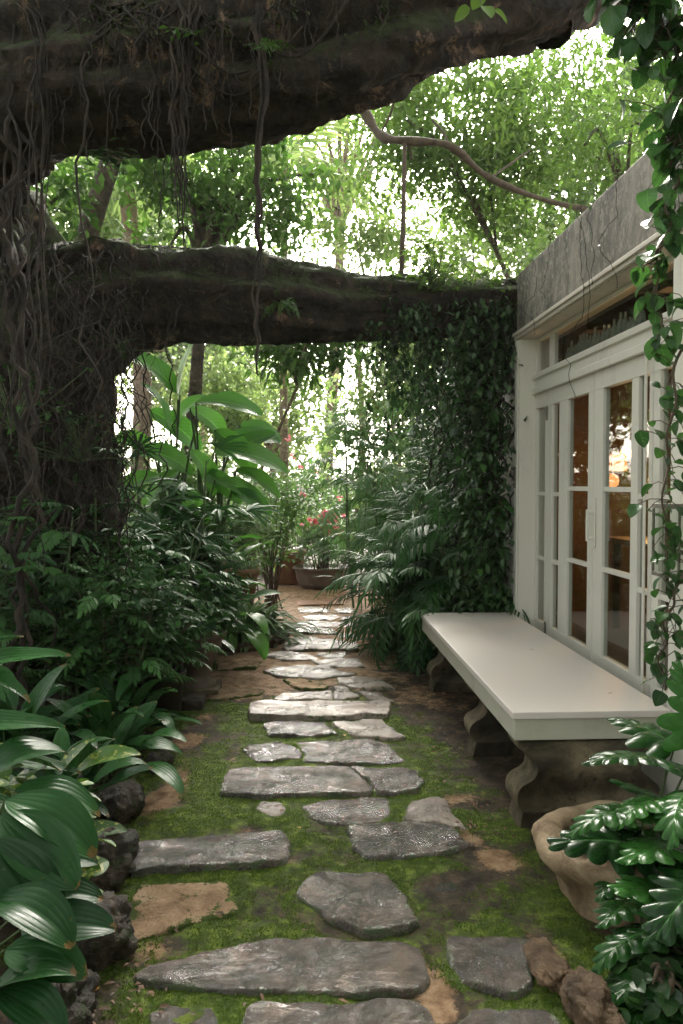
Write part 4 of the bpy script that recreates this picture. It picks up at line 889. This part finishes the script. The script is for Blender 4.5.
# lit shrubs behind
PT='light shrubs beside the far path'
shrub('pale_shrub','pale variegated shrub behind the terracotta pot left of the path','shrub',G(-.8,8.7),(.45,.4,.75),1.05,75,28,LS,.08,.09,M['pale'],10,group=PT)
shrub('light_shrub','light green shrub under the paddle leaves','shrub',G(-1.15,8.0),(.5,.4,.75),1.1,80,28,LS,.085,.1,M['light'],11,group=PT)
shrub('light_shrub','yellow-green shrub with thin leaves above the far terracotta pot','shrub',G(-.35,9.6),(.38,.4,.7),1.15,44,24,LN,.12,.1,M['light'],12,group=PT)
rosette('strap_leaf_plant','arching strap-leaved plant inside the stone edging ring by the path','plant',G(-.50,7.6),240,(.40,.60),TSP,M['spider'],(.3,1.45),(.02,.08),seed=13,pr=.003,spread=.10)
rosette('strap_leaf_plant','dark narrow-leaved clump behind the arching one beside the urn','plant',G(-.85,8.0),90,(.35,.55),TSP,M['bamboo'],(.3,1.45),(.02,.08),seed=14,pr=.003,spread=.12)
# edging ring
P=spline([onZ(*q) for q in ((205,648),(225,651),(252,651),(272,646),(284,638),(287,630))],60); t=TB(); P[:,2]+=.02
t.tube(P,.042*(1+.25*np.sin(np.arange(60)*1.3)),12,ridges(3,.5,4)); o=t.build('stone_edging',M['rockbrown'],None,P[30]); tag(o,'low curved brown stone edging round the arching strap-leaved plant','edging')
# ---- pots
def pot(name,label,c,prof,mat,extra=None,soilr=None,soilz=None,jit=0,ns=40):
    P=thing(name,label,'pot',c); lathe('body',prof,c,mat,P,ns,jit)
    if soilr: lathe('soil',[(.001,soilz+.015),(soilr*.5,soilz+.01),(soilr,soilz)],c,M['soil'],P)
    return P
c=onZ(198,692,0); c[2]=gz(c[0],c[1])
pot('urn','pale-rimmed dark urn on a square foot at the left of the path',c,[(.001,.0),(.13,.0),(.13,.07),(.10,.085),(.08,.11),(.085,.15),(.12,.22),(.165,.32),(.18,.385),(.205,.40),(.21,.425),(.20,.44),(.175,.438),(.165,.40),(.001,.38)],M['potbrown'])
box('foot_block',c[0]-.16,c[0]+.16,c[1]-.16,c[1]+.16,c[2]-.03,c[2]+.05,M['cast'],bpy.data.objects['urn'],.01)
shrub('urn_plant','leafy plant growing in the pale-rimmed urn','plant',(c[0],c[1],c[2]+.385),(.22,.2,.16),.18,26,20,LS,.075,.06,M['shrub'],15)
c=onZ(165,716,0); c[2]=gz(c[0],c[1])
pot('black_pot','plain black nursery pot half hidden by dark leaves on the left',c,[(.001,.0),(.10,.0),(.125,.26),(.14,.265),(.14,.29),(.125,.29),(.12,.26),(.001,.25)],M['potdark'])
shrub('potted_shrub','small glossy-leaved shrub growing in the black nursery pot','shrub',(c[0],c[1],c[2]+.25),(.26,.24,.24),.26,30,22,LS,.07,.07,M['shrub'],16)
# low block near urn
p=onZ(188,694,.05); o=box('step_block',p[0]-.17,p[0]+.13,p[1]-.25,p[1]-.05,-.02,.07,M['rock'],None,.012,origin=tuple(p)); tag(o,'low dark stone block at the foot of the urn','stone block')
c=onZ(238,600,0); c=np.array((-.62,8.35,0.0))
pot('terracotta_pot','terracotta pot among the shrubs left of the path',c,[(.001,.30),(.13,.30),(.17,.55),(.19,.56),(.195,.62),(.17,.62),(.165,.57),(.001,.56)],M['terracotta'])
box('stand',c[0]-.12,c[0]+.12,c[1]-.12,c[1]+.12,-.02,.298,M['cast'],[o for o in bpy.data.objects if o.name=='terracotta_pot'][0],.008)
rosette('potted_strap_plant','plant with drooping strap leaves in the terracotta pot among the shrubs','plant',(c[0],c[1],.565),40,(.25,.4),TSP,M['pale'],(.3,1.4),(.02,.06),seed=17,pr=.003,spread=.05)
c=onZ(287,574,0); c=np.array((c[0],12.3,0))
c=onY(288,566,12.0); c[2]=0
pot('far_terracotta_pot','small terracotta pot far back left of the round planter',c,[(.001,.02),(.20,.02),(.25,.42),(.29,.43),(.29,.50),(.26,.50),(.25,.45),(.001,.44)],M['terracotta'])
# round planter at the path end
c=onZ(322,591,0); c[1]+=.38; c[0]=onY(322,580,c[1])[0]; c[2]=0
RP=pot('round_planter','wide dark round planter with pink flowers at the end of the path',c,[(.001,.0),(.30,.0),(.36,.10),(.385,.22),(.40,.27),(.42,.28),(.42,.31),(.39,.31),(.37,.27),(.001,.26)],M['potbrown'])
bp=shrub('flowering_shrub','pale leafy shrub with pink flowers growing in the round planter','shrub',(c[0],c[1],.26),(.48,.38,.42),.50,95,30,LS,.07,.09,M['pale'],18)
b=Buf(); rs=np.random.RandomState(19); PET=smallleaf(.8,.2,.1)
for (px,py) in [(322+13*rs.randn(),524+8*rs.randn()) for _ in range(26)]:
    q=onY(px,py,c[1]-.3)
    for k in range(9): b.add(PET,rot(np.array(rs.rand()*6.28),np.array(rs.uniform(-.2,1.3)),np.array(rs.rand()))*.05,q+rs.randn(3)*.015,rs.rand())
b.build('blossom',M['flower'],bp)
FS=shrub('rose_shrub','tall bush with a few red flowers behind the round planter','shrub',(c[0]-.35,c[1]+1.4,0),(.6,.5,.8),1.2,60,26,LS,.09,.11,M['light'],20)
b=Buf()
for (px,py) in ((300,468),(292,455),(316,472),(305,496),(340,498),(288,440)):
    q=onY(px,py,c[1]+.85)
    for k in range(9): b.add(PET,rot(np.array(rs.rand()*6.28),np.array(rs.uniform(-.2,1.3)),np.array(rs.rand()))*.055,q+rs.randn(3)*.02,rs.rand())
b.build('blossom',M['flower'],FS)
# ---- right side
PG='bamboo palms right of the path'
canes('bamboo_palm','dark bamboo palm arching over the path beyond the bench','palm',G(1.08,6.95),12,(.45,1.05),(.42,.60),TPALM,M['bamboo'],7,.16,30,group=PG,elev=(-.1,1.0))
canes('bamboo_palm','tall bamboo palm against the vine-covered wall behind the bench','palm',G(1.3,6.75),11,(.8,1.6),(.5,.7),TPALM,M['bamboo'],7,.16,31,group=PG,elev=(-.1,1.0))
canes('bamboo_palm','bamboo palm farther along the right of the path','palm',G(1.32,8.1),12,(.7,1.5),(.45,.62),TPALM,M['bamboo'],7,.2,32,group=PG,elev=(-.1,1.0))
rosette('strap_leaf_plant','narrow-leaved clump at the right edge of the path in front of the bamboo palm','plant',G(.82,7.0),80,(.3,.5),TSP,M['bamboo'],(.3,1.4),(.02,.08),seed=33,pr=.003,spread=.05)
canes('small_fan_palm','small fan palm peeking over the far end of the bench','palm',G(1.15,6.35),5,(.45,.62),(.20,.26),TFAN,M['rhapis'],4,.1,34,elev=(0,.6))
rosette('strap_leaf_plant','low dark clump at the foot of the bamboo palms near the bench end','plant',G(.92,6.5),46,(.18,.3),TSP,M['dark'],(.2,1.3),(.02,.08),seed=35,pr=.003,spread=.12)
canes('grey_green_tree','grey-green bush with drooping lance leaves above the bamboo palms','bush',G(1.25,9.9),13,(1.4,2.7),(.45,.65),TPALM,M['glauc'],9,.3,36,elev=(-.3,.6),lean=.1)
shrub('light_bush','bright leafy bush behind the grey-green one','bush',G(1.2,11.2),(.9,.6,1.1),1.7,80,30,LS,.11,.14,M['light'],37)
# vine-covered wall end
vn=thing('climbing_ivy','dark ivy covering the wall beyond the doors and spilling from the limb','climber',(1.5,6.6,0)); b=Buf(); t=TB(); rs=np.random.RandomState(40)
n=5200; y=6.0+3.6*rs.rand(n)**1.3; z=2.75*rs.rand(n); dep=np.abs(rs.randn(n))*.10
x=XF-.01-dep-.22*np.exp(-((z-2.2)/.5)**2)*rs.rand(n)-.12*rs.rand(n)
k=n; Ms=rot(math.pi/2+rs.uniform(-1.2,1.2,k),rs.uniform(-1.2,.0,k),rs.uniform(-.5,.5,k))*(.045+.09*rs.rand(k)**3+.02*rs.rand(k))[:,None,None]
b.many(LS,Ms,np.stack([x,y,z],1),rs.rand(k))
n=1800; th=rs.rand(n)*6.28; yy=5.95+.30*rs.rand(n); xx=1.62+rs.randn(n)*.16-.22; zz=.2+2.7*rs.rand(n); xx=np.minimum(xx,1.60+.0*xx)
Ms=rot(rs.rand(n)*6.28,rs.uniform(-1.2,.0,n),rs.uniform(-.5,.5,n))*(rs.uniform(.05,.09,n))[:,None,None]
b.many(LS,Ms,np.stack([xx-.03,yy,zz],1),rs.rand(n))
for k in range(40):
    y0=6.0+2.5*rs.rand(); P=hang((XF-.04-.2*rs.rand(),y0,2.75),rs.uniform(1.0,2.7),0,.06,rs,24); t.tube(P,rs.uniform(.004,.012),5)
# trailing strands from limb right part
for k in range(80):
    i=idx(L2,rs.uniform(375,520)); p0=L2[i,:3]+np.array((0,-L2[i,3]*rs.uniform(.3,1),rs.uniform(-.1,.15))); l=rs.uniform(.25,1.15); P=hang(p0,l,0,.05,rs,18); t.tube(P,.003,4)
    for q in P[2:]:
        for _ in range(3): b.add(LS,rot(np.array(rs.rand()*6.28),np.array(rs.uniform(-1.3,-.2)),np.array(rs.uniform(-.5,.5)))*rs.uniform(.04,.075),q+rs.randn(3)*.02,rs.rand())
b.build('foliage',M['dark'],vn); t.build('stem',M['root'],vn)
# climber on limb2 (sprouts)
def sprout(name,label,px,py,Y,n,s,tm,mat,h=.25,seed=0,w=.1):
    p=onY(px,py,Y); rs=np.random.RandomState(seed); P=thing(name,label,'plant',p); b=Buf(); t=TB()
    for k in range(n):
        tip=p+np.array((rs.randn()*w,rs.randn()*w*.6,h*rs.rand())); t.tube(spline([p,(p+tip)/2+.01,tip],5),.003,4)
        for _ in range(3): b.add(tm,rot(np.array(rs.rand()*6.28),np.array(rs.uniform(-.7,.5)),np.array(rs.uniform(-.5,.5)))*s*rs.uniform(.6,1.2),tip+rs.randn(3)*.02,rs.rand())
    b.build('foliage',mat,P); t.build('stem',M['stem'],P)
sprout('epiphyte_shrub','upright leafy seedling growing on the lower limb right of the hanging stem',434,290,6.0,44,.085,LS,M['canopy2'],.38,50,.13)
sprout('epiphyte_shrub','low spreading sprout on the lower limb, right of the upright seedling',468,290,6.05,40,.07,LS,M['canopy2'],.18,51,.2)
sprout('fern_tuft','small fern tuft on the front of the lower limb near its middle',278,303,5.7,5,.12,pinnate(6,.3,.3,.7,seed=4),M['canopy'],.05,52,.04)
sprout('leaf_tuft','small green leaf tuft on the front of the upper limb beside the thick root bundle',272,52,3.75,3,.10,pinnate(6,.3,.3,.7,seed=4),M['canopy'],.05,53,.03)
sprout('leaf_tuft','green leaf tuft high on the upper limb between the two root bundles',192,34,3.8,4,.045,LS,M['canopy'],.06,54,.05)
sprout('leaf_cluster','dark leaf cluster hanging under the upper limb at the left',112,152,4.15,12,.07,LS,M['dark'],-.05,55,.06)
sprout('leaf_cluster','leaves hanging in front of the lower limb beside the trunk',118,352,5.5,14,.07,LS,M['dark'],.15,56,.12)
sprout('leaf_cluster','dark leaf cluster on the banyan trunk just above the paired-leaflet shrub',78,462,5.1,40,.07,LS,M['dark'],.35,57,.16)
sprout('leaf_cluster','leaf cluster at the left edge of the trunk below the lower limb',12,430,4.9,40,.07,LS,M['shrub'],.4,58,.14)
# foreground twig top
tw=thing('leafy_twig','bright twig of three leaves hanging at the top in front of the upper limb','twig',onY(486,-20,3.2)); b=Buf(); t=TB()
for px,py,yw,e in ((470,8,1.2,-.5),(484,6,-2.6,-.9),(494,10,-1.5,-.6),(482,-6,.3,-.2)):
    b.add(THEART[0],rot(np.array(yw),np.array(e),np.array(.3))*.075,onY(px,py,3.2),.9)
t.tube(spline([onY(500,-60,3.2),onY(486,-20,3.2),onY(480,4,3.2)],8),.003,5); b.build('foliage',M['canopy2'],tw); t.build('stem',M['stem'],tw)
# right-edge vines hanging from roof
def vine(name,label,tops,size,mat,seed,dens=3,jit=.05,group=None,tm=None):
    rs=np.random.RandomState(seed); P=thing(name,label,'vine',tops[0][0][0],group); b=Buf(); t=TB()
    for pts,step in tops:
        C=spline(pts,40); C+=np.stack([.015*np.sin(np.arange(40)*.7+seed),.015*np.cos(np.arange(40)*.6),np.zeros(40)],1); t.tube(C,np.linspace(.007,.0035,40),5)
        for q in C[::step]:
            for _ in range(dens):
                s=size*rs.uniform(.55,1.25); off=rs.randn(3)*jit; Mx=rot(np.array(rs.rand()*6.28),np.array(rs.uniform(-1.35,-.1)),np.array(rs.uniform(-.6,.6)))*s
                t.tube(np.array([q,q+off*.5+np.array((0,0,.01)),q+off]),.0018,4)
                b.add((tm or THEART)[rs.randint(len(tm or THEART))],Mx,q+off,rs.rand())
    b.build('foliage',mat,P); t.build('stem',M['woody'],P); return P
def y3(px,py,Y=3.05): return tuple(onY(px,py,Y))
vine('leafy_vine','big-leaved vine hanging over the concrete fascia at the top right',[([y3(700,-60),y3(690,20),y3(672,90),y3(676,160)],3),([y3(640,-50),y3(655,10),y3(668,60)],2),([y3(600,-50),y3(625,-8),y3(650,15)],3),([y3(705,60),y3(690,120),y3(672,140)],3)],.095,M['vine'],60,5,.07,'vines down the right edge')
vine('leafy_vine','dark-leaved vine with a large drooping leaf in front of the soffit',[([y3(676,160),y3(668,220),y3(655,290),y3(668,340)],3),([y3(700,200),y3(672,235),y3(642,272)],5)],.085,M['vine'],61,3,.035,'vines down the right edge')
vine('leafy_vine','leafy strand dangling in front of the near door frame',[([y3(690,300),y3(676,380),y3(668,450),y3(664,520),y3(676,560)],2)],.06,M['vine'],62,4,.04,'vines down the right edge')
vine('leafy_vine','lowest leafy strand hanging above the bench corner',[([y3(700,500),y3(680,580),y3(665,630),y3(662,690)],2)],.06,M['vine'],63,4,.04,'vines down the right edge')
# thin bare tendrils on the fascia and doors
tv=thing('dry_tendrils','thin bare tendrils trailing over the fascia and soffit','vine',(1.6,4.2,3.0)); t=TB(); rs=np.random.RandomState(64); b=Buf()
for y0,z0,l in ((5.4,3.06,.55),(4.55,3.08,1.25),(4.45,3.08,.7),(4.3,3.08,.5),(3.95,3.08,.6),(5.0,3.08,.4)):
    P=hang((XF-.04,y0,z0),l,0,.03,rs,26); P[:,0]=np.minimum(P[:,0],XF-.038); t=TB(); t.tube(P,.0018,4); t.build('tendril',M['root'],tv)
    for q in P[4:-4:6]:
        for _ in range(1): b.add(LS,rot(np.array(rs.rand()*6.28),np.array(rs.uniform(-1.3,0)),np.array(0.))*rs.uniform(.015,.035),q+rs.randn(3)*.012-np.array((.012,0,0)),rs.rand())
b.build('foliage',M['dark'],tv)
# philodendron + planter
c=np.array((1.18,2.82,0.0))
PLN=thing('carved_planter','rough carved sandstone planter with a thick rounded rim at the bottom right','planter',c)
lathe('bowl',[(.001,-.04),(.225,-.04),(.24,.0),(.25,.05),(.262,.09),(.285,.125),(.312,.15),(.325,.175),(.322,.20),(.305,.22),(.275,.228),(.245,.222),(.22,.208),(.205,.185),(.20,.14),(.001,.13)],c,M['planter'],PLN,96,.16)
lathe('soil',[(.001,.15),(.10,.15),(.20,.143)],c,M['soil'],PLN)
rs=np.random.RandomState(71)
ph=thing('philodendron','glossy philodendron with deeply lobed leaves spilling over the carved planter','plant',(c[0]+.02,c[1]-.05,.15)); b=Buf(); t=TB(); base=np.array((c[0]+.04,c[1]-.06,.15))
def aim(q,tip,k,l,rl,extra=.3):
    dv=np.array(tip)-np.array(q); yw=math.atan2(-dv[0],dv[1]); el=math.atan2(dv[2],math.hypot(dv[0],dv[1]))+extra
    b.add(TLOB[k],rot(np.array(yw),np.array(el),np.array(rl))*l,q,rs.rand()); petiole(t,base+rs.randn(3)*.02,q,.006,.0,8)
for (px,py,Y,tx,ty,dY,k,l,rl) in ((668,762,2.75,575,768,-.1,0,.34,.1),(672,800,2.6,600,822,-.15,1,.30,.2),(675,745,2.8,640,735,.15,2,.3,.0),(690,850,2.5,612,870,-.2,0,.34,.0),(660,838,2.7,630,880,-.1,1,.26,.3),(690,900,2.4,600,905,-.15,2,.33,-.1),(665,930,2.35,590,960,-.1,1,.30,.2),(690,960,2.25,620,1000,-.1,0,.32,.1),(650,980,2.25,590,1010,-.1,2,.26,.2),(690,790,2.55,650,850,-.25,1,.3,.4),(640,900,2.5,600,930,-.15,0,.24,.1),(700,1010,2.2,640,1040,-.1,0,.3,.2),(710,880,2.3,660,940,-.2,1,.34,-.2),(640,945,2.45,610,985,-.1,2,.24,.3),(700,740,2.7,690,700,.1,0,.3,.3),(690,820,2.9,640,800,.1,2,.3,.2),(660,1000,2.15,600,1040,-.05,1,.26,0),(625,870,2.62,598,905,-.1,2,.18,.2)):
    q=onY(px,py,Y); aim(q,onY(tx,ty,Y+dY),k,l,rl)
for k in range(16):
    a=rs.uniform(0,6.28); r=rs.uniform(.05,.25); q=base+np.array((r*math.cos(a)+.12,r*math.sin(a)-.15,rs.uniform(.0,.3))); aim(q,q+np.array((math.cos(a),math.sin(a),-.1)),rs.randint(3),rs.uniform(.24,.34),rs.uniform(-.4,.4))
b.build('foliage',M['philo'],ph); t.build('stem',M['stem'],ph)
shrub('ground_plant','low glossy leafy plant in front of the carved planter at the bottom right corner','plant',G(1.05,2.12),(.16,.10,.08),.07,10,7,THEART[0],.06,.05,M['dark'],72)
p=onZ(592,1005,.05); rock('edging_rock',p,(.07,.12,.06),M['rockbrown'],'brown rock under the lobed leaves at the bottom right edge',9)
# ------------------------------------------------------------------ background trees
def tree(label,base,h,c,r,ncl,nper,tm,size,cr,mat,seed,tr=.12,tmat=None,shell=.4,name='leafy_tree',group=None,flat=.7,nl=14):
    rs=np.random.RandomState(seed); base=np.array(base,float); P=thing(name,label,'tree',base,group); b=Buf(); t=TB(); c=np.array(c,float)
    cl=crown_pts(rs,c,r,ncl,shell); fill(b,rs,cl,nper,tm,size,cr,flat)
    top=c-np.array((0,0,r[2]*.45)); C=spline([base-np.array((0,0,.1)),base*.5+top*.5+np.array((rs.randn()*.1,rs.randn()*.1,0)),top],18); t.tube(C,np.linspace(tr,tr*.55,18),14,ridges(seed,.15))
    for q in cl[:nl]:
        m=(top+q)/2+np.array((0,0,.15)); t.tube(spline([C[-3],m,q],9),np.linspace(tr*.4,.012,9),6)
    b.build('crown',mat,P); t.build('trunk',tmat or M['trunk'],P); return P
BT='trees beyond the garden path'
c=onY(215,205,9.0); tree('mid-green tree filling the gap between the two limbs at the left',(-1.6,9.2,0),4,(c[0]-.1,9.0,4.75),(1.6,.8,.95),84,70,LS,.105,.17,M['canopy'],101,.10,group=BT,shell=.2)
c=onY(465,165,10.5); tree('wide light-green canopy above the far end of the concrete fascia',(5.4,12.9,0),5,(c[0]+.1,10.4,5.9),(2.1,1.2,1.55),120,105,LS,.105,.21,M['canopy2'],102,.05,group=BT,shell=.2,nl=3)
tree('drooping tree with lance leaves hanging over the middle of the path',(-1.3,11.6,0),3.2,(.12,9.6,3.25),(.95,.5,.5),40,36,LN,.16,.13,M['canopy'],103,.03,M['trunkpale'],group=BT,flat=1.2)
tree('hanging bright creeper-clad tree at the top right above the roof',(3.4,7.4,0),5,(3.0,7.6,5.2),(1.2,.9,1.2),70,55,LN,.085,.14,M['canopy2'],104,.05,group=BT,flat=1.6,nl=4)
tree('tree with dark bright-edged leaves at the left beyond the trunk',(-3.4,7.4,0),3,(-3.0,7.2,3.6),(1.1,.9,1.7),70,60,LS,.11,.17,M['canopy'],105,.12,group=BT)
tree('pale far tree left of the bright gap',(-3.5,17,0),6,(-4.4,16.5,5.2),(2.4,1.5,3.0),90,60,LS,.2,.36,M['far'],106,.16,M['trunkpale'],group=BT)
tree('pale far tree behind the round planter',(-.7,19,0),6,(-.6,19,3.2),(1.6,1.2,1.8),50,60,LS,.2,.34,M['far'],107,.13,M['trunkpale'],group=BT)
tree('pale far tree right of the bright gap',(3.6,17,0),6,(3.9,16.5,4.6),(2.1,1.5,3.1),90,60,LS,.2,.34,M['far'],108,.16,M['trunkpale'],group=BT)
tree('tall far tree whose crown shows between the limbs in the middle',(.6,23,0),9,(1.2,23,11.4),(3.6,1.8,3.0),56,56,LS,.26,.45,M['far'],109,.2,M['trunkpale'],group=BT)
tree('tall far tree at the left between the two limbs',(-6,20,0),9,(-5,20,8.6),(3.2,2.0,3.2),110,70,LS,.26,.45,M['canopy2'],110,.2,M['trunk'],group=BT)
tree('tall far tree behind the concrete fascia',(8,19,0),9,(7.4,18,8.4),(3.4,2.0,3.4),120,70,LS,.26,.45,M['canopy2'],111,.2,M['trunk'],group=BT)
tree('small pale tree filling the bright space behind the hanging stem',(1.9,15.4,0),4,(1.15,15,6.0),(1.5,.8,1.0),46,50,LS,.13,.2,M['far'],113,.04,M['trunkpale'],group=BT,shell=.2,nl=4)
tree('green tree crown showing above the upper limb at the top left',(-3.4,8.6,0),7,(-1.2,8.2,7.2),(2.8,1.1,.9),70,70,LS,.12,.22,M['canopy'],112,.14,group=BT)
# tan trunks
def pole(label,px,Y,r,top,mat,seed):
    p=onY(px,484,Y); P=thing('palm_tree',label,'palm',(p[0],p[1],0),'palms beyond the banyan'); t=TB(); rs=np.random.RandomState(seed)
    C=spline([(p[0],Y,-.1),(p[0]+.1*rs.randn(),Y,top*.5),(p[0]+.15*rs.randn(),Y,top)],30); t.tube(C,np.linspace(r,r*.8,30)*(1+.04*np.sin(np.arange(30)*2.5)),14); t.build('trunk',mat,P)
    b=Buf(); e=C[-1]
    for k in range(16): b.add(TPALM[rs.randint(3)],rot(np.array(k/16*6.28+rs.rand()*.3),np.array(rs.uniform(-.2,.9)),np.array(rs.uniform(-.2,.2)))*rs.uniform(1.5,2.1),e,rs.rand())
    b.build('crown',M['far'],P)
pole('pale-trunked palm seen between the limbs at the left',133,13,.16,6.6,M['trunkpale'],1)
pole('slim palm with a straight pale trunk above the round planter',286,15,.08,7.5,M['trunkpale'],2)
pole('short palm with bright arching fronds behind the hanging stem',352,14,.06,4.4,M['trunkpale'],3)
# pale undergrowth behind
UG='bushes behind the far planter'
for k,(x,y,r,h,lab,mt) in enumerate(((-1.8,11.2,.8,1.2,'light bush left of the far terracotta pot','light'),(-2.6,12.8,1.0,1.7,'tall pale bush behind the paddle leaves','far'),(1.6,13.2,1.0,1.6,'pale bush right of the round planter','far'),(-.9,14.2,.8,.9,'low pale bush behind the far terracotta pot','pale'),(.8,14.5,.7,1.2,'small pale bush straight behind the round planter','pale'),(-3.4,10,.9,1.6,'dark bush behind the lady palms at the far left','shrub'),(2.6,15.5,1.1,2.2,'large bright bush behind the grey-green one at the right','light'))):
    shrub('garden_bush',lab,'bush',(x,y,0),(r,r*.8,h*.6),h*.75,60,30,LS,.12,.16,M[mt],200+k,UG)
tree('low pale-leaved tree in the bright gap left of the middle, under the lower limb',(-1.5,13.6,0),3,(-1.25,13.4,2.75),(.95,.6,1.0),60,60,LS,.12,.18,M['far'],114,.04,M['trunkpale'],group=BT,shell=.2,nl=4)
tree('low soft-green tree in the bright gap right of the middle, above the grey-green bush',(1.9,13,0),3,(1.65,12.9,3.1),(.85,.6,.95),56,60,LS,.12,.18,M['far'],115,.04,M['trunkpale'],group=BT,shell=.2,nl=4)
q=onY(488,400,6.1); P=thing('leafy_branch','sprays of larger lighter leaves standing out of the ivy beside the white pilaster','branch',q); b=Buf(); t=TB(); rs=np.random.RandomState(95)
for k in range(30):
    px,py=rs.uniform(455,512),rs.uniform(350,600)
    e=onY(px,py,rs.uniform(5.9,6.2)); e[0]=min(e[0],1.5); a_=np.array((1.5,6.25,e[2]+.12)); C=spline([a_,(a_+e)/2+np.array((0,0,.05)),e],7); t.tube(C,.004,5)
    for w_ in C[2:]:
        for _ in range(3): b.add(LS,rot(np.array(rs.rand()*6.28),np.array(rs.uniform(-.9,.2)),np.array(rs.uniform(-.5,.5)))*rs.uniform(.07,.12),w_+rs.randn(3)*.02,rs.rand())
b.build('foliage',M['shrub'],P); t.build('stem',M['woody'],P)
# far white garden wall
o=boxes('garden_wall',[(-14,14,25,25.3,-.1,1.5),(-14,14,24.97,25.33,1.5,1.6)],M['farwall'],None,.01,origin=(0,25,0)); tag(o,'white rendered garden wall glowing far behind the trees','wall')
for k,(x,y,h,r,mt,lab) in enumerate(((-11,30,9,4.5,'far','broad pale tree beyond the white wall at the left'),(9,31,9,4.5,'far','broad pale tree beyond the white wall at the right'),(-4,33,10,3.5,'far','pale tree beyond the white wall, left of the middle'))):
    tree(lab,(x,y,0),h,(x,y,h*.75),(r,2.2,h*.42),120,60,LS,.4,.6,M[mt],300+k,.25,M['trunkpale'],group='trees beyond the white wall')
# ------------------------------------------------------------------ light
w=bpy.data.worlds.new('World'); scene.world=w; w.use_nodes=True; nt=w.node_tree
sky=nt.nodes.new('ShaderNodeTexSky'); sky.sky_type='NISHITA'; sky.sun_disc=False
EL,AZ=R(33),R(4)
sky.sun_elevation=EL; sky.sun_rotation=AZ; sky.air_density=1.0; sky.dust_density=4.0; sky.ozone_density=1.0
bg=nt.nodes['Background']; hsv=nt.nodes.new('ShaderNodeHueSaturation'); hsv.inputs['Saturation'].default_value=.25; L(nt,sky.outputs[0],hsv.inputs['Color']); L(nt,mixc(nt,1.0,hsv.outputs[0],(1,.955,.885),'MULTIPLY'),bg.inputs[0]); bg.inputs[1].default_value=.15
s=bpy.data.lights.new('sun','SUN'); s.energy=4.2; s.angle=R(26); s.color=(1,.95,.87); so=bpy.data.objects.new('sun',s); COL.objects.link(so)
d=Vector((math.sin(AZ)*math.cos(EL),math.cos(AZ)*math.cos(EL),math.sin(EL))); so.rotation_euler=d.to_track_quat('Z','Y').to_euler()
vs=scene.view_settings; vs.view_transform='Standard'; vs.look='None'; vs.gamma=1; vs.exposure=2.4; vs.use_curve_mapping=False

# ------------------------------------------------------------------ haze
hz=box('haze',-19,19,-8,36,-1.2,18,M['ground'],None,0); hz['kind']='stuff'
m,nt=newmat('haze_air'); pv=N(nt,'ShaderNodeVolumePrincipled'); pv.inputs['Color'].default_value=(.95,.97,.92,1); pv.inputs['Density'].default_value=HAZE; pv.inputs['Anisotropy'].default_value=.3
o=nt.nodes.new('ShaderNodeOutputMaterial'); L(nt,pv.outputs[0],o.inputs['Volume']); hz.data.materials[0]=m
